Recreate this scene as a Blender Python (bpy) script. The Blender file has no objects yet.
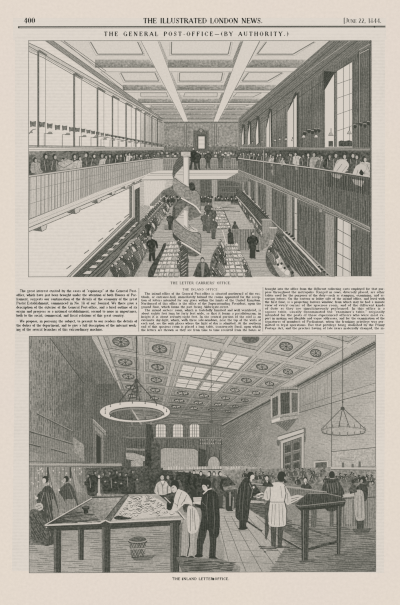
# A printed newspaper page lying flat on a dark board, lit evenly from above.
# Page units: 1 unit = 0.7 mm of paper; x runs right, y runs down from the page's top-left.
# Everything on the sheet is letterpress ink: thin flat shapes that carry their own ink density.
import bpy, math, random
from mathutils import Vector
S = 0.0007
random.seed(44)
R = random.Random(22)
C = bpy.context.scene.collection
ZC = [4e-6]
DZ = 2.0e-7

# ---------------------------------------------------------------- materials
PAPER = (0.872, 0.840, 0.803)
INK = (0.205, 0.218, 0.192)

BIG = 0.35
def ink_material(name, ang=None, pitch=2.0, amp=0.0, grain=0.12, gsize=0.9, wob=0.6, paper=PAPER, ink=INK):
    """paper carrying a given density of black ink, broken up into engraved lines and grain"""
    m = bpy.data.materials.new(name); m.use_nodes = True
    nt = m.node_tree; N = nt.nodes; L = nt.links
    b = N['Principled BSDF']; b.inputs['Roughness'].default_value = 0.95
    b.inputs['Specular IOR Level'].default_value = 0.05
    at = N.new('ShaderNodeAttribute'); at.attribute_name = 'ink_density'
    tc = N.new('ShaderNodeTexCoord')
    def math_(op, a, b_=None, c=None):
        n = N.new('ShaderNodeMath'); n.operation = op
        for i, v in enumerate((a, b_, c)):
            if v is None: continue
            if isinstance(v, (int, float)): n.inputs[i].default_value = v
            else: L.new(v, n.inputs[i])
        return n.outputs[0]
    nz = N.new('ShaderNodeTexNoise'); nz.inputs['Scale'].default_value = 1.0/(S*gsize*2.0)
    nz.inputs['Detail'].default_value = 2.0; nz.inputs['Roughness'].default_value = 0.7
    L.new(tc.outputs['Object'], nz.inputs['Vector'])
    big = N.new('ShaderNodeTexNoise'); big.inputs['Scale'].default_value = 1.0/(S*9)
    L.new(tc.outputs['Object'], big.inputs['Vector'])
    d = at.outputs['Fac']
    # mid tones break up most, bare paper and solid black least
    mid = math_('MULTIPLY', math_('MULTIPLY', d, math_('SUBTRACT', 1.15, d)), 3.0)
    mid = math_('ADD', mid, 0.12)
    v = math_('MULTIPLY', math_('SUBTRACT', nz.outputs['Fac'], 0.5), grain*4.0)
    v = math_('ADD', v, math_('MULTIPLY', math_('SUBTRACT', big.outputs['Fac'], 0.5), grain*BIG))
    if ang is not None:
        sx = N.new('ShaderNodeSeparateXYZ'); L.new(tc.outputs['Object'], sx.inputs[0])
        a = math.radians(ang)
        k = 2*math.pi/(S*pitch)
        u = math_('ADD', math_('MULTIPLY', sx.outputs[0], -math.sin(a)*k), math_('MULTIPLY', sx.outputs[1], math.cos(a)*k))
        u = math_('ADD', u, math_('MULTIPLY', math_('SUBTRACT', big.outputs['Fac'], 0.5), wob*14))
        v = math_('ADD', v, math_('MULTIPLY', math_('SINE', u), amp))
    t = math_('ADD', d, math_('MULTIPLY', v, mid))
    n = N.new('ShaderNodeClamp'); L.new(t, n.inputs[0]); t = n.outputs[0]
    mx = N.new('ShaderNodeMix'); mx.data_type = 'RGBA'
    mx.inputs[6].default_value = (*paper, 1); mx.inputs[7].default_value = (*ink, 1)
    L.new(t, mx.inputs[0])
    g = N.new('ShaderNodeGamma'); g.inputs[1].default_value = 2.2
    L.new(mx.outputs[2], g.inputs[0]); L.new(g.outputs[0], b.inputs['Base Color'])
    return m

MATS = {
    'p': ink_material('printed_ink_grain'),
    'v': ink_material('printed_ink_upright_lines', 90, 1.75, 0.07),
    'h': ink_material('printed_ink_level_lines', 0, 1.65, 0.065),
    'd': ink_material('printed_ink_rising_lines', 42, 1.7, 0.07),
    'b': ink_material('printed_ink_falling_lines', -42, 1.7, 0.07),
    'm': ink_material('printed_ink_mottled', None, grain=0.2, gsize=1.1),
    's': ink_material('printed_ink_flat', grain=0.03),
    'w': ink_material('printed_ink_pale', 0, 3.3, 0.09, grain=0.14, gsize=1.8, wob=0.12),
}
MK = list(MATS)

# ---------------------------------------------------------------- drawing
CLIP = None     # the engraved block being drawn: nothing is printed outside it
class Ink:
    """collects printed shapes; build() links them as one mesh object"""
    def __init__(self): self.v = []; self.f = []; self.t = []; self.m = []
    def _z(self, step=True):
        if step: ZC[0] += DZ
        return ZC[0]
    def raw(self, pts, t, h, z):
        n = len(self.v)
        if CLIP: pts = [(min(max(x, CLIP[0]), CLIP[2]), min(max(y, CLIP[1]), CLIP[3])) for x, y in pts]
        for x, y in pts: self.v.append(((x-200)*S, (302.5-y)*S, z))
        # keep every face looking up at the reader
        a = sum(pts[i][0]*pts[(i+1) % len(pts)][1]-pts[(i+1) % len(pts)][0]*pts[i][1] for i in range(len(pts)))
        idx = list(range(n, n+len(pts))); tt = list(t) if isinstance(t, (list, tuple)) else [t]*len(pts)
        if a > 0: idx.reverse(); tt.reverse()
        self.f.append(idx); self.t.append(tt); self.m.append(MK.index(h))
    def fill(self, pts, t, h='p'):
        self.raw(pts, t, h, self._z()); return self
    def grad(self, q, t4, h='p', nx=6, ny=6, jit=0.0):
        """four-cornered patch (clockwise from top-left) whose ink density runs between its corners"""
        z = self._z(); a, b, c, d = q
        def P(u, v): return tuple((a[i]*(1-u)+b[i]*u)*(1-v)+(d[i]*(1-u)+c[i]*u)*v for i in (0, 1))
        def T(u, v): return (t4[0]*(1-u)+t4[1]*u)*(1-v)+(t4[3]*(1-u)+t4[2]*u)*v
        J = [[R.uniform(-jit, jit) for _ in range(ny+1)] for _ in range(nx+1)]
        for i in range(nx):
            for j in range(ny):
                u0, u1, v0, v1 = i/nx, (i+1)/nx, j/ny, (j+1)/ny
                self.raw([P(u0, v0), P(u1, v0), P(u1, v1), P(u0, v1)],
                         [max(0, T(u0, v0)+J[i][j]), max(0, T(u1, v0)+J[i+1][j]), max(0, T(u1, v1)+J[i+1][j+1]), max(0, T(u0, v1)+J[i][j+1])], h, z)
        return self
    def line(self, pts, w=0.6, t=0.8, h='s', step=True):
        z = self._z(step); n = len(pts)
        ws = w if isinstance(w, (list, tuple)) else [w]*n
        L_, R_ = [], []
        for i in range(n):
            p = pts[max(i-1, 0)]; q = pts[min(i+1, n-1)]
            dx, dy = q[0]-p[0], q[1]-p[1]; l = math.hypot(dx, dy) or 1
            nx, ny = -dy/l*ws[i]/2, dx/l*ws[i]/2
            L_.append((pts[i][0]+nx, pts[i][1]+ny)); R_.append((pts[i][0]-nx, pts[i][1]-ny))
        for i in range(n-1): self.raw([L_[i], L_[i+1], R_[i+1], R_[i]], t, h, z)
        return self
    def lines(self, segs, w=0.5, t=0.75):
        self._z()
        for s in segs: self.line(s, w, t, step=False)
        return self
    def ell(self, cx, cy, rx, ry=None, t=0.7, h='p', rot=0, n=14, a0=0, a1=360):
        ry = rx if ry is None else ry; c, s = math.cos(math.radians(rot)), math.sin(math.radians(rot))
        pts = []
        full = abs(a1-a0) >= 360
        for i in range(n if full else n+1):
            a = math.radians(a0+(a1-a0)*i/n); x, y = rx*math.cos(a), ry*math.sin(a)
            pts.append((cx+x*c-y*s, cy+x*s+y*c))
        return self.fill(pts, t, h)
    def ring(self, cx, cy, rx, ry, w, t, n=28, a0=0, a1=360):
        pts = [(cx+rx*math.cos(math.radians(a0+(a1-a0)*i/n)), cy+ry*math.sin(math.radians(a0+(a1-a0)*i/n))) for i in range(n+1)]
        return self.line(pts, w, t)
    def rect(self, x0, y0, x1, y1, t, h='p'): return self.fill([(x0, y0), (x1, y0), (x1, y1), (x0, y1)], t, h)
    def hatch(self, poly, ang=90, pitch=2.0, w=0.5, t=0.7, jw=0.3, gap=0.12, seg=7):
        """engraver's lines ruled across a shape: broken, of uneven width"""
        z = self._z(); a = math.radians(ang); c, s = math.cos(a), math.sin(a)
        rp = [(x*c+y*s, -x*s+y*c) for x, y in poly]
        y = min(p[1] for p in rp)+pitch*0.5; ym = max(p[1] for p in rp)
        while y < ym:
            xs = []
            for i in range(len(rp)):
                p, q = rp[i], rp[(i+1) % len(rp)]
                if (p[1] <= y) != (q[1] <= y): xs.append(p[0]+(y-p[1])*(q[0]-p[0])/(q[1]-p[1]))
            xs.sort()
            for k in range(0, len(xs)-1, 2):
                x = xs[k]
                while x < xs[k+1]-0.3:
                    e = min(xs[k+1], x+seg*R.uniform(0.6, 1.4))
                    if R.random() > gap:
                        ww = w*(1+R.uniform(-jw, jw)); yo = R.uniform(-0.12, 0.12)*pitch
                        b = [(x, y+yo-ww/2), (e, y+yo-ww/2), (e, y+yo+ww/2), (x, y+yo+ww/2)]
                        self.raw([(px*c-py*s, px*s+py*c) for px, py in b], t, 's', z)
                    x = e
            y += pitch*R.uniform(0.85, 1.15)
        return self
    def build(self, name, parent, label=None, kind=None):
        me = bpy.data.meshes.new(name)
        me.from_pydata(self.v, [], self.f)
        used = sorted(set(self.m)); remap = {k: i for i, k in enumerate(used)}
        for k in used: me.materials.append(MATS[MK[k]])
        me.polygons.foreach_set('material_index', [remap[k] for k in self.m])
        at = me.attributes.new('ink_density', 'FLOAT', 'CORNER')
        at.data.foreach_set('value', [x for tt in self.t for x in tt])
        me.update()
        o = bpy.data.objects.new(name, me); C.objects.link(o); o.parent = parent
        if label: o['label'] = label
        if kind: o['kind'] = kind
        return o

def spline(p, n=5):
    out = []
    for i in range(len(p)-1):
        a, b, c, d = p[max(i-1, 0)], p[i], p[i+1], p[min(i+2, len(p)-1)]
        for k in range(n):
            t = k/n
            out.append(tuple(0.5*(2*b[j]+(c[j]-a[j])*t+(2*a[j]-5*b[j]+4*c[j]-d[j])*t*t+(3*b[j]-a[j]-3*c[j]+d[j])*t**3) for j in (0, 1)))
    out.append(p[-1]); return out
def blob(p, n=4):
    """closed smooth outline through the points"""
    out, m = [], len(p)
    for i in range(m):
        a, b, c, d = p[i-1], p[i], p[(i+1) % m], p[(i+2) % m]
        for k in range(n):
            t = k/n
            out.append(tuple(0.5*(2*b[j]+(c[j]-a[j])*t+(2*a[j]-5*b[j]+4*c[j]-d[j])*t*t+(3*b[j]-a[j]-3*c[j]+d[j])*t**3) for j in (0, 1)))
    return out
def lerp(a, b, t): return (a[0]+(b[0]-a[0])*t, a[1]+(b[1]-a[1])*t)

# ---------------------------------------------------------------- the sheet
board = bpy.data.meshes.new('floor')
board.from_pydata([(x, y, -0.0006) for x, y in ((-1.2, -1.2), (1.2, -1.2), (1.2, 1.2), (-1.2, 1.2))], [], [(0, 1, 2, 3)])
bm_ = bpy.data.materials.new('dark_board'); bm_.use_nodes = True
nz = bm_.node_tree.nodes.new('ShaderNodeTexNoise'); nz.inputs['Scale'].default_value = 60
rp = bm_.node_tree.nodes.new('ShaderNodeValToRGB')
rp.color_ramp.elements[0].color = (0.03, 0.03, 0.03, 1); rp.color_ramp.elements[1].color = (0.06, 0.058, 0.055, 1)
bm_.node_tree.links.new(nz.outputs['Fac'], rp.inputs[0])
bm_.node_tree.links.new(rp.outputs[0], bm_.node_tree.nodes['Principled BSDF'].inputs['Base Color'])
board.materials.append(bm_)
bo = bpy.data.objects.new('floor', board); C.objects.link(bo); bo['kind'] = 'structure'

page = bpy.data.objects.new('newspaper_page', None); C.objects.link(page)
page['label'] = 'aged cream newspaper page with two engravings of busy halls and three text columns'
page['category'] = 'newspaper page'

def sheet_material():
    m = bpy.data.materials.new('aged_newsprint'); m.use_nodes = True
    N = m.node_tree.nodes; L = m.node_tree.links; b = N['Principled BSDF']
    b.inputs['Roughness'].default_value = 0.95; b.inputs['Specular IOR Level'].default_value = 0.05
    tc = N.new('ShaderNodeTexCoord')
    a = N.new('ShaderNodeTexNoise'); a.inputs['Scale'].default_value = 9; a.inputs['Detail'].default_value = 4
    f = N.new('ShaderNodeTexNoise'); f.inputs['Scale'].default_value = 500; f.inputs['Detail'].default_value = 3
    for n in (a, f): L.new(tc.outputs['Object'], n.inputs['Vector'])
    r1 = N.new('ShaderNodeValToRGB'); r1.color_ramp.elements[0].position = 0.3; r1.color_ramp.elements[1].position = 0.7
    r1.color_ramp.elements[0].color = (0.887, 0.842, 0.803, 1); r1.color_ramp.elements[1].color = (0.893, 0.850, 0.798, 1)
    r2 = N.new('ShaderNodeValToRGB'); r2.color_ramp.elements[0].color = (0.965, 0.965, 0.965, 1); r2.color_ramp.elements[1].color = (1.03, 1.03, 1.03, 1)
    L.new(a.outputs['Fac'], r1.inputs[0]); L.new(f.outputs['Fac'], r2.inputs[0])
    mx = N.new('ShaderNodeMix'); mx.data_type = 'RGBA'; mx.blend_type = 'MULTIPLY'; mx.inputs[0].default_value = 1
    L.new(r1.outputs[0], mx.inputs[6]); L.new(r2.outputs[0], mx.inputs[7])
    g = N.new('ShaderNodeGamma'); g.inputs[1].default_value = 2.2
    L.new(mx.outputs[2], g.inputs[0]); L.new(g.outputs[0], b.inputs['Base Color'])
    return m
sm_ = bpy.data.meshes.new('paper_sheet')
X, Y, T_ = 204*S, 308*S, 0.00012
vv = [(sx*X, sy*Y, z) for z in (-T_, 0) for sx, sy in ((-1, -1), (1, -1), (1, 1), (-1, 1))]
sm_.from_pydata(vv, [], [(3, 2, 1, 0), (4, 5, 6, 7), (0, 1, 5, 4), (1, 2, 6, 5), (2, 3, 7, 6), (3, 0, 4, 7)])
sm_.materials.append(sheet_material())
so = bpy.data.objects.new('paper_sheet', sm_); C.objects.link(so); so.parent = page
so['label'] = 'aged cream paper sheet with wide unprinted margins'
bo.location.z = 0.0006-T_-0.00002
# ---------------------------------------------------------------- letterpress type
# cap height 1, x-height 0.62; T = thick stroke, t = hairline, s = serif centred on a point
G = {}
def g(ch, w, spec): G[ch] = (w, spec)
g('A', .78, 't.06,0 .38,1;T.38,1 .70,0;t.2,.36 .56,.36;s.06,0;s.70,0')
g('B', .72, 'T.16,0 .16,1;t.16,1 .45,1 .55,.88 .55,.66 .42,.54 .16,.54;t.42,.54 .62,.42 .62,.14 .48,0 .16,0;T.56,.9 .56,.64;T.62,.42 .62,.12;s.16,0;s.16,1')
g('C', .72, 't.64,.78 .5,1 .3,1 .14,.8 .1,.5 .14,.2 .3,0 .5,0 .66,.22;T.12,.75 .12,.25;t.64,1 .64,.72')
g('D', .78, 'T.16,0 .16,1;t.16,1 .42,1 .6,.85 .68,.5 .6,.15 .42,0 .16,0;T.66,.7 .66,.3;s.16,0;s.16,1')
g('E', .70, 'T.16,0 .16,1;t.16,1 .6,1 .6,.76;t.16,.53 .46,.53;t.46,.64 .46,.4;t.16,0 .62,0 .62,.26;s.16,0;s.16,1')
g('F', .66, 'T.16,0 .16,1;t.16,1 .6,1 .6,.76;t.16,.53 .46,.53;t.46,.64 .46,.4;s.16,0;s.16,1')
g('G', .78, 't.64,.8 .5,1 .3,1 .14,.8 .1,.5 .14,.2 .3,0 .5,0 .64,.1;T.12,.75 .12,.25;T.64,.42 .64,0;s.62,.42')
g('H', .82, 'T.16,0 .16,1;T.66,0 .66,1;t.16,.52 .66,.52;s.16,0;s.16,1;s.66,0;s.66,1')
g('I', .38, 'T.19,0 .19,1;s.19,0;s.19,1')
g('J', .54, 'T.36,1 .36,.2;t.36,.2 .26,0 .12,0 .08,.18;s.36,1')
g('K', .80, 'T.16,0 .16,1;t.16,.4 .62,1;T.3,.56 .66,0;s.16,0;s.16,1;s.62,1;s.68,0')
g('L', .68, 'T.16,0 .16,1;t.16,0 .62,0 .62,.3;s.16,0;s.16,1')
g('M', .94, 't.14,0 .14,1;T.14,1 .46,.05;t.46,.05 .78,1;T.78,1 .78,0;s.14,0;s.78,0;s.1,1;s.82,1')
g('N', .82, 't.14,0 .14,1;T.14,1 .66,0;t.66,0 .66,1;s.14,0;s.12,1;s.66,1')
g('O', .76, 't.38,1 .2,.92 .1,.5 .2,.08 .38,0 .56,.08 .66,.5 .56,.92 .38,1;T.12,.75 .12,.25;T.64,.75 .64,.25')
g('P', .68, 'T.16,0 .16,1;t.16,1 .48,1 .58,.88 .58,.6 .46,.48 .16,.48;T.58,.9 .58,.6;s.16,0;s.16,1')
g('Q', .76, 't.38,1 .2,.92 .1,.5 .2,.08 .38,0 .56,.08 .66,.5 .56,.92 .38,1;T.12,.75 .12,.25;T.64,.75 .64,.25;T.4,.1 .66,-.2')
g('R', .78, 'T.16,0 .16,1;t.16,1 .46,1 .57,.88 .57,.64 .46,.52 .16,.52;T.57,.9 .57,.64;T.42,.5 .68,0;s.16,0;s.16,1;s.7,0')
g('S', .60, 't.5,.78 .4,1 .22,1 .1,.8 .16,.6 .44,.44 .52,.22 .4,0 .2,0 .08,.26;T.14,.66 .48,.36;t.5,1 .5,.74;t.08,0 .08,.28')
g('T', .72, 'T.36,0 .36,1;t.06,.76 .06,1 .66,1 .66,.76;s.36,0')
g('U', .80, 'T.16,1 .16,.25;t.16,.25 .26,.04 .42,0 .58,.06 .64,.25 .64,1;s.16,1;s.64,1')
g('V', .76, 'T.08,1 .38,0;t.38,0 .68,1;s.08,1;s.68,1')
g('W', 1.05, 'T.08,1 .32,0;t.32,0 .52,.9;T.52,.9 .74,0;t.74,0 .98,1;s.08,1;s.98,1;s.52,1')
g('X', .76, 'T.1,1 .66,0;t.1,0 .64,1;s.1,1;s.66,0;s.1,0;s.64,1')
g('Y', .76, 'T.08,1 .38,.48;t.38,.48 .68,1;T.38,.5 .38,0;s.08,1;s.68,1;s.38,0')
g('Z', .66, 't.08,.76 .08,1 .58,1;T.58,1 .08,0;t.08,0 .6,0 .6,.26')
for ch, w, sp in (
 ('a', .52, 't.1,.5 .24,.62 .38,.5;T.38,.52 .38,.04;t.38,.36 .16,.3 .1,.14 .2,0 .38,.12'),
 ('b', .56, 'T.12,1 .12,0;t.12,.5 .28,.62 .44,.5 .48,.3 .42,.08 .28,0 .12,.1;T.46,.48 .46,.14'),
 ('c', .48, 't.42,.48 .28,.62 .12,.5 .12,.12 .28,0 .44,.14;T.11,.5 .11,.14'),
 ('d', .58, 'T.44,1 .44,0;t.44,.5 .28,.62 .12,.5 .08,.3 .14,.08 .28,0 .44,.1;T.1,.48 .1,.14;s.36,1'),
 ('e', .5, 't.12,.34 .42,.34 .4,.52 .27,.62 .13,.5 .12,.14 .26,0 .44,.14;T.11,.5 .11,.14'),
 ('f', .36, 'T.17,0 .17,.84;t.17,.84 .24,1 .38,.94;t.04,.6 .34,.6;s.17,0'),
 ('g', .54, 't.26,.62 .1,.5 .1,.32 .26,.22 .42,.32 .42,.52 .26,.62;t.2,.22 .12,.08 .44,0 .46,-.18 .26,-.28 .06,-.18 .16,-.02;T.1,.5 .1,.34'),
 ('h', .6, 'T.13,0 .13,1;t.13,.48 .3,.62 .46,.5;T.46,.52 .46,0;s.13,0;s.46,0'),
 ('i', .3, 'T.15,0 .15,.6;T.15,.8 .15,.94;s.15,0'),
 ('j', .3, 'T.16,.6 .16,-.16;t.16,-.16 .02,-.26;T.16,.8 .16,.94'),
 ('k', .58, 'T.13,0 .13,1;t.13,.26 .44,.6;T.26,.38 .48,0;s.13,0;s.48,0'),
 ('l', .3, 'T.15,0 .15,1;s.15,0'),
 ('m', .88, 'T.13,0 .13,.6;t.13,.48 .28,.62 .42,.5;T.43,.52 .43,0;t.43,.48 .58,.62 .72,.5;T.73,.52 .73,0;s.13,0;s.43,0;s.73,0'),
 ('n', .6, 'T.13,0 .13,.6;t.13,.48 .3,.62 .46,.5;T.46,.52 .46,0;s.13,0;s.46,0'),
 ('o', .52, 't.26,.62 .12,.5 .1,.31 .12,.12 .26,0 .4,.12 .42,.31 .4,.5 .26,.62;T.11,.46 .11,.16;T.41,.46 .41,.16'),
 ('p', .56, 'T.12,.6 .12,-.28;t.12,.5 .28,.62 .44,.5 .48,.3 .42,.08 .28,0 .12,.1;T.46,.48 .46,.14;s.12,-.28'),
 ('q', .56, 'T.44,.6 .44,-.28;t.44,.5 .28,.62 .12,.5 .08,.3 .14,.08 .28,0 .44,.1;T.1,.48 .1,.14;s.44,-.28'),
 ('r', .44, 'T.13,0 .13,.6;t.13,.44 .26,.6 .4,.56;s.13,0'),
 ('s', .44, 't.36,.5 .22,.62 .1,.5 .36,.2 .3,.04 .18,0 .06,.14;T.12,.44 .34,.2'),
 ('t', .36, 'T.15,.84 .15,.1;t.15,.1 .24,0 .34,.08;t.03,.6 .32,.6'),
 ('u', .6, 'T.13,.6 .13,.12;t.13,.12 .26,0 .44,.14;T.44,.6 .44,0'),
 ('v', .52, 'T.06,.6 .26,0;t.26,0 .46,.6;s.06,.6;s.46,.6'),
 ('w', .76, 'T.06,.6 .24,0;t.24,0 .38,.56;T.38,.56 .54,0;t.54,0 .7,.6;s.06,.6;s.7,.6'),
 ('x', .54, 'T.08,.6 .46,0;t.08,0 .44,.6;s.08,.6;s.46,0'),
 ('y', .52, 'T.06,.6 .26,0;t.46,.6 .18,-.26 .06,-.2;s.06,.6;s.46,.6'),
 ('z', .46, 't.06,.46 .06,.6 .38,.6;T.38,.6 .06,0;t.06,0 .4,0'),
 ('0', .58, 't.29,1 .15,.9 .1,.5 .15,.1 .29,0 .43,.1 .48,.5 .43,.9 .29,1;T.12,.8 .12,.2;T.46,.8 .46,.2'),
 ('1', .46, 'T.24,0 .24,1;s.24,0;t.24,1 .1,.86'),
 ('2', .56, 't.1,.76 .18,.98 .38,.98 .46,.78;T.46,.78 .1,.04;t.1,.03 .5,.03 .5,.2'),
 ('4', .6, 'T.4,0 .4,1;t.4,1 .06,.28 .56,.28;s.4,0'),
 ('8', .56, 't.28,1 .14,.9 .14,.66 .28,.54 .42,.66 .42,.9 .28,1;t.28,.54 .1,.4 .1,.1 .28,0 .46,.1 .46,.4 .28,.54;T.1,.4 .1,.1;T.46,.4 .46,.1'),
 ('.', .28, 'T.12,0 .12,.14'), (',', .28, 'T.13,.12 .13,-.02;t.13,0 .06,-.2'), (';', .28, 'T.13,.12 .13,-.02;t.13,0 .06,-.2;T.13,.44 .13,.58'),
 ('-', .38, 't.06,.3 .32,.3'), ('~', .95, 't.02,.34 .93,.34'), ("'", .24, 'T.12,.78 .12,1'), ('"', .36, 'T.1,.78 .1,1;T.25,.78 .25,1'),
 ('(', .36, 't.3,1.05 .14,.75 .12,.3 .3,-.1;T.13,.7 .13,.3'), (')', .36, 't.06,1.05 .22,.75 .24,.3 .06,-.1;T.23,.7 .23,.3'),
 ('[', .36, 'T.12,1.08 .12,-.14;t.12,1.08 .32,1.08;t.12,-.14 .32,-.14'),
): g(ch, w, sp)
PARSED = {}
for ch, (w, sp) in G.items():
    st = []
    fx = 1.16 if ch.isdigit() else 1.0
    for tok in sp.split(';'):
        q = [tuple(map(float, p.split(','))) for p in tok[1:].split()]
        if ch.islower(): q = [(a, b*1.12 if b <= .63 else .7+(b-.63)*.75) for a, b in q]
        st.append((tok[0], [(a*fx, b) for a, b in q]))
    w *= fx
    PARSED[ch] = (w, st)
def text_width(s, sp=0.0, space=0.42): return sum((PARSED[c][0] if c != ' ' else space)+sp for c in s)
def set_text(ink, s, x, y, size, sp=0.0, space=0.42, xs=1.0, thick=0.19, thin=0.075, t=0.95):
    """one line of type: x = left end, y = baseline, size = cap height"""
    z = ink._z()
    for c in s:
        if c == ' ': x += (space+sp)*size*xs; continue
        w, st = PARSED[c]
        for k, p in st:
            if k == 's':
                px, py = p[0]; p = [(px-.12, py), (px+.12, py)]; k = 't'
            ink.line([(x+a*size*xs, y-b*size) for a, b in p], (thick if k == 'T' else thin)*size, t, step=False)
        x += (w+sp)*size*xs
    return x
def line_fit(ink, s, x0, x1, y, size, sp=0.0, justify=True, **k):
    """a line of type set to the measure: word spaces open up, or letters condense"""
    W = (x1-x0)/size; n = s.count(' '); nat = text_width(s, sp)
    if not justify: return set_text(ink, s, x0, y, size, sp, xs=min(1, W/nat), **k)
    if nat > W or not n: return set_text(ink, s, x0, y, size, sp, xs=W/nat, **k)
    extra = (W-nat)/n
    if extra > 0.05:
        f = min(1.5, W/(nat+0.04*n)); extra = (W/f-nat)/n
        return set_text(ink, s, x0, y, size, sp, space=0.42+max(0, extra), xs=f, **k)
    return set_text(ink, s, x0, y, size, sp, space=0.42+extra, **k)
def centred(ink, s, x0, x1, y, size, sp, **k):
    xs = (x1-x0)/((text_width(s, sp, .5)-sp)*size)
    return set_text(ink, s, x0, y, size, sp, .5, xs=xs, **k)

# reverse-side printing showing faintly through the thin paper
i = Ink()
i.grad([(13, 18), (386, 18), (386, 40), (13, 40)], (0.0, 0.0, 0.015, 0.015), 'w', 12, 3, 0.01)
i.grad([(15, 40), (385, 40), (385, 335), (15, 335)], (0.018,)*4, 'w', 14, 12, 0.014)
i.grad([(15, 335), (385, 335), (384, 573), (12, 571)], (0.018,)*4, 'w', 14, 10, 0.014)
i.build('show_through', page, 'faint grey print of the reverse side showing through the paper')

def piece(name, label=None, **k):
    return (lambda ink: ink.build(name, page, label, **k))
i = Ink(); set_text(i, '400', 23.7, 23.0, 5.2, 0.02, xs=1.06, thick=.24, thin=.11); i.build('page_number', page, 'small bold page number at the top left')
i = Ink(); centred(i, 'THE ILLUSTRATED LONDON NEWS.', 143.2, 262.6, 23.1, 4.9, .02, thick=.26, thin=.12, t=1.0); i.build('masthead', page, 'running title in serif capitals at the top centre')
i = Ink(); x = set_text(i, '[J', 343.6, 22.9, 4.7, .03); x = set_text(i, 'UNE', x, 22.9, 3.5, .06, thick=.23); set_text(i, '22, 1844.', x+1.6, 22.9, 4.5, .03, xs=1.0); i.build('date_line', page, 'date in brackets at the top right')
i = Ink(); i.line([(18, 26.9), (385.5, 26.3)], 1.35, .78, 's'); i.line([(18, 28.2), (385.5, 27.6)], .4, .75); i.ell(18.8, 27.1, .9, .9, .9); i.ell(374.5, 26.6, 1, .8, .9)
i.build('rule', page, 'double printed rule under the running title')
i = Ink(); centred(i, 'THE GENERAL POST-OFFICE~(BY AUTHORITY.)', 104, 288.5, 35.9, 4.1, .30, thick=.27, thin=.13, t=1.0); i.build('headline', page, 'wide-spaced capital headline above the first engraving')
i = Ink(); centred(i, "THE LETTER CARRIERS' OFFICE.", 170.5, 231, 284.2, 2.5, .12, thick=.24, thin=.13); i.build('caption', page, 'small capital caption under the first engraving')
i = Ink(); centred(i, 'THE INLAND OFFICE.', 182.5, 218.5, 290.4, 2.0, .14, thick=.24, thin=.13); i.build('subheading', page, 'small capital heading over the middle column')
i = Ink(); centred(i, 'THE INLAND LETTER-OFFICE.', 172.8, 229.2, 580.0, 2.4, .1, thick=.3, thin=.18)
i.ell(172.9, 577.6, .5, .6, .9); i.ell(182.6, 579.2, .8, 1.2, .8); i.ell(213.5, 579, .9, 1.3, .95); i.build('caption', page, 'blotted capital caption under the second engraving')

def column(rows, x0, x1, ys, size, indents, shorts, label):
    i = Ink()
    for k, (s, y) in enumerate(zip(rows, ys)):
        a = x0+(3.4 if k in indents else 0)
        line_fit(i, s, a, shorts.get(k, x1), y, size, 0.03, True, thick=.28, thin=.155, t=.9)
    i.build('text_column', page, label)
column(['The great interest excited by the cases of "espionage" at the General Post-', 'office, which have just been brought under the attention of both Houses of Par-',
 'liament, suggests our continuation of the details of the economy of the great', 'Postal Establishment, commenced in No. 18 of our Journal. We there gave a',
 'description of the exterior of the General Post-office, and a brief outline of its', 'origin and progress as a national establishment, second to none in importance,',
 'both to the social, commercial, and fiscal relations of this great country.', 'We propose, in pursuing the subject, to present to our readers the details of',
 'the duties of the department, and to give a full description of the internal work-', 'ing of the several branches of this extraordinary machine.'],
 16.4, 137.2, [292.1, 296.2, 300.3, 304.4, 308.5, 312.6, 316.7, 322.4, 326.6, 330.7], 2.62, (0, 7), {6: 124.5, 9: 103}, 'left text column in the largest type')
column(['The inland-office of the General Post-office is situated northward of the ves-', 'tibule, or entrance-hall, immediately behind the rooms appointed for the recep-',
 'tion of letters intended for any place within the limits of the United Kingdom.', 'Northward of this office is the office of the Superintending President, upon the',
 'ground floor, which forms the part facing Aldersgate-street.', "The inland sorters' room, which is tastefully finished and well ventilated, is",
 'about eighty feet long by forty feet wide, so that it forms a parallelogram; in', 'height it is about seventy-eight feet. In the central portion of the roof is an',
 'extensive sky-light, which, with three side-windows, near the top of the walls at', 'each end, are the only places where the light of day is admitted. At the southern',
 'end of this spacious room is placed a long table, transversely fixed, upon which', 'the letters are thrown as they are from time to time received from the boxes or'],
 141.2, 261, [294.7, 298.0, 301.3, 304.6, 307.9, 311.2, 314.5, 317.8, 321.1, 324.4, 327.7, 331.0], 2.3, (0, 5), {4: 229}, 'middle text column between two thin rules')
column(['brought into the office from the different collecting carts employed for that pur-', 'pose throughout the metropolis. Ranged in rows, diversely placed, are other',
 'tables used for the purposes of the duty~such as stamping, examining, and as-', 'sorting letters. On the eastern or lobby side of the inland office, and level with',
 'the first floor, is a projecting lantern window, from which may be had a minute', 'view of every corner of the spacious room, and of the different kinds',
 'of duty as they are simultaneously performed. In this office is a', 'square table, usually denominated the "examiner\'s table," originally',
 'intended for the posts of those experienced officers who were most ex-', 'pert in making out illegible and vague addresses, and for the examination of the',
 'signatures of members of Parliament, when the franking privilege was per-', 'mitted to legal operations. But that privilege being abolished by the Penny',
 'Postage Act, and the practice having of late years materially changed, the in-'],
 265, 384.8, [289.9+3.28*k for k in range(13)], 2.3, (), {}, 'right text column reaching above the other two')
for x, a, b, lb in ((138.9, 288, 331.5, 'thin upright rule left of the middle column'), (263, 287, 331.5, 'thin upright rule right of the middle column')):
    i = Ink(); i.line([(x, a), (x-.2, b)], .55, .62); i.build('column_rule', page, lb)
i = Ink(); i.line([(262, 333.9), (384, 333.4)], .45, .45); i.build('rule', page, 'faint level rule under the right column')
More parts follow.
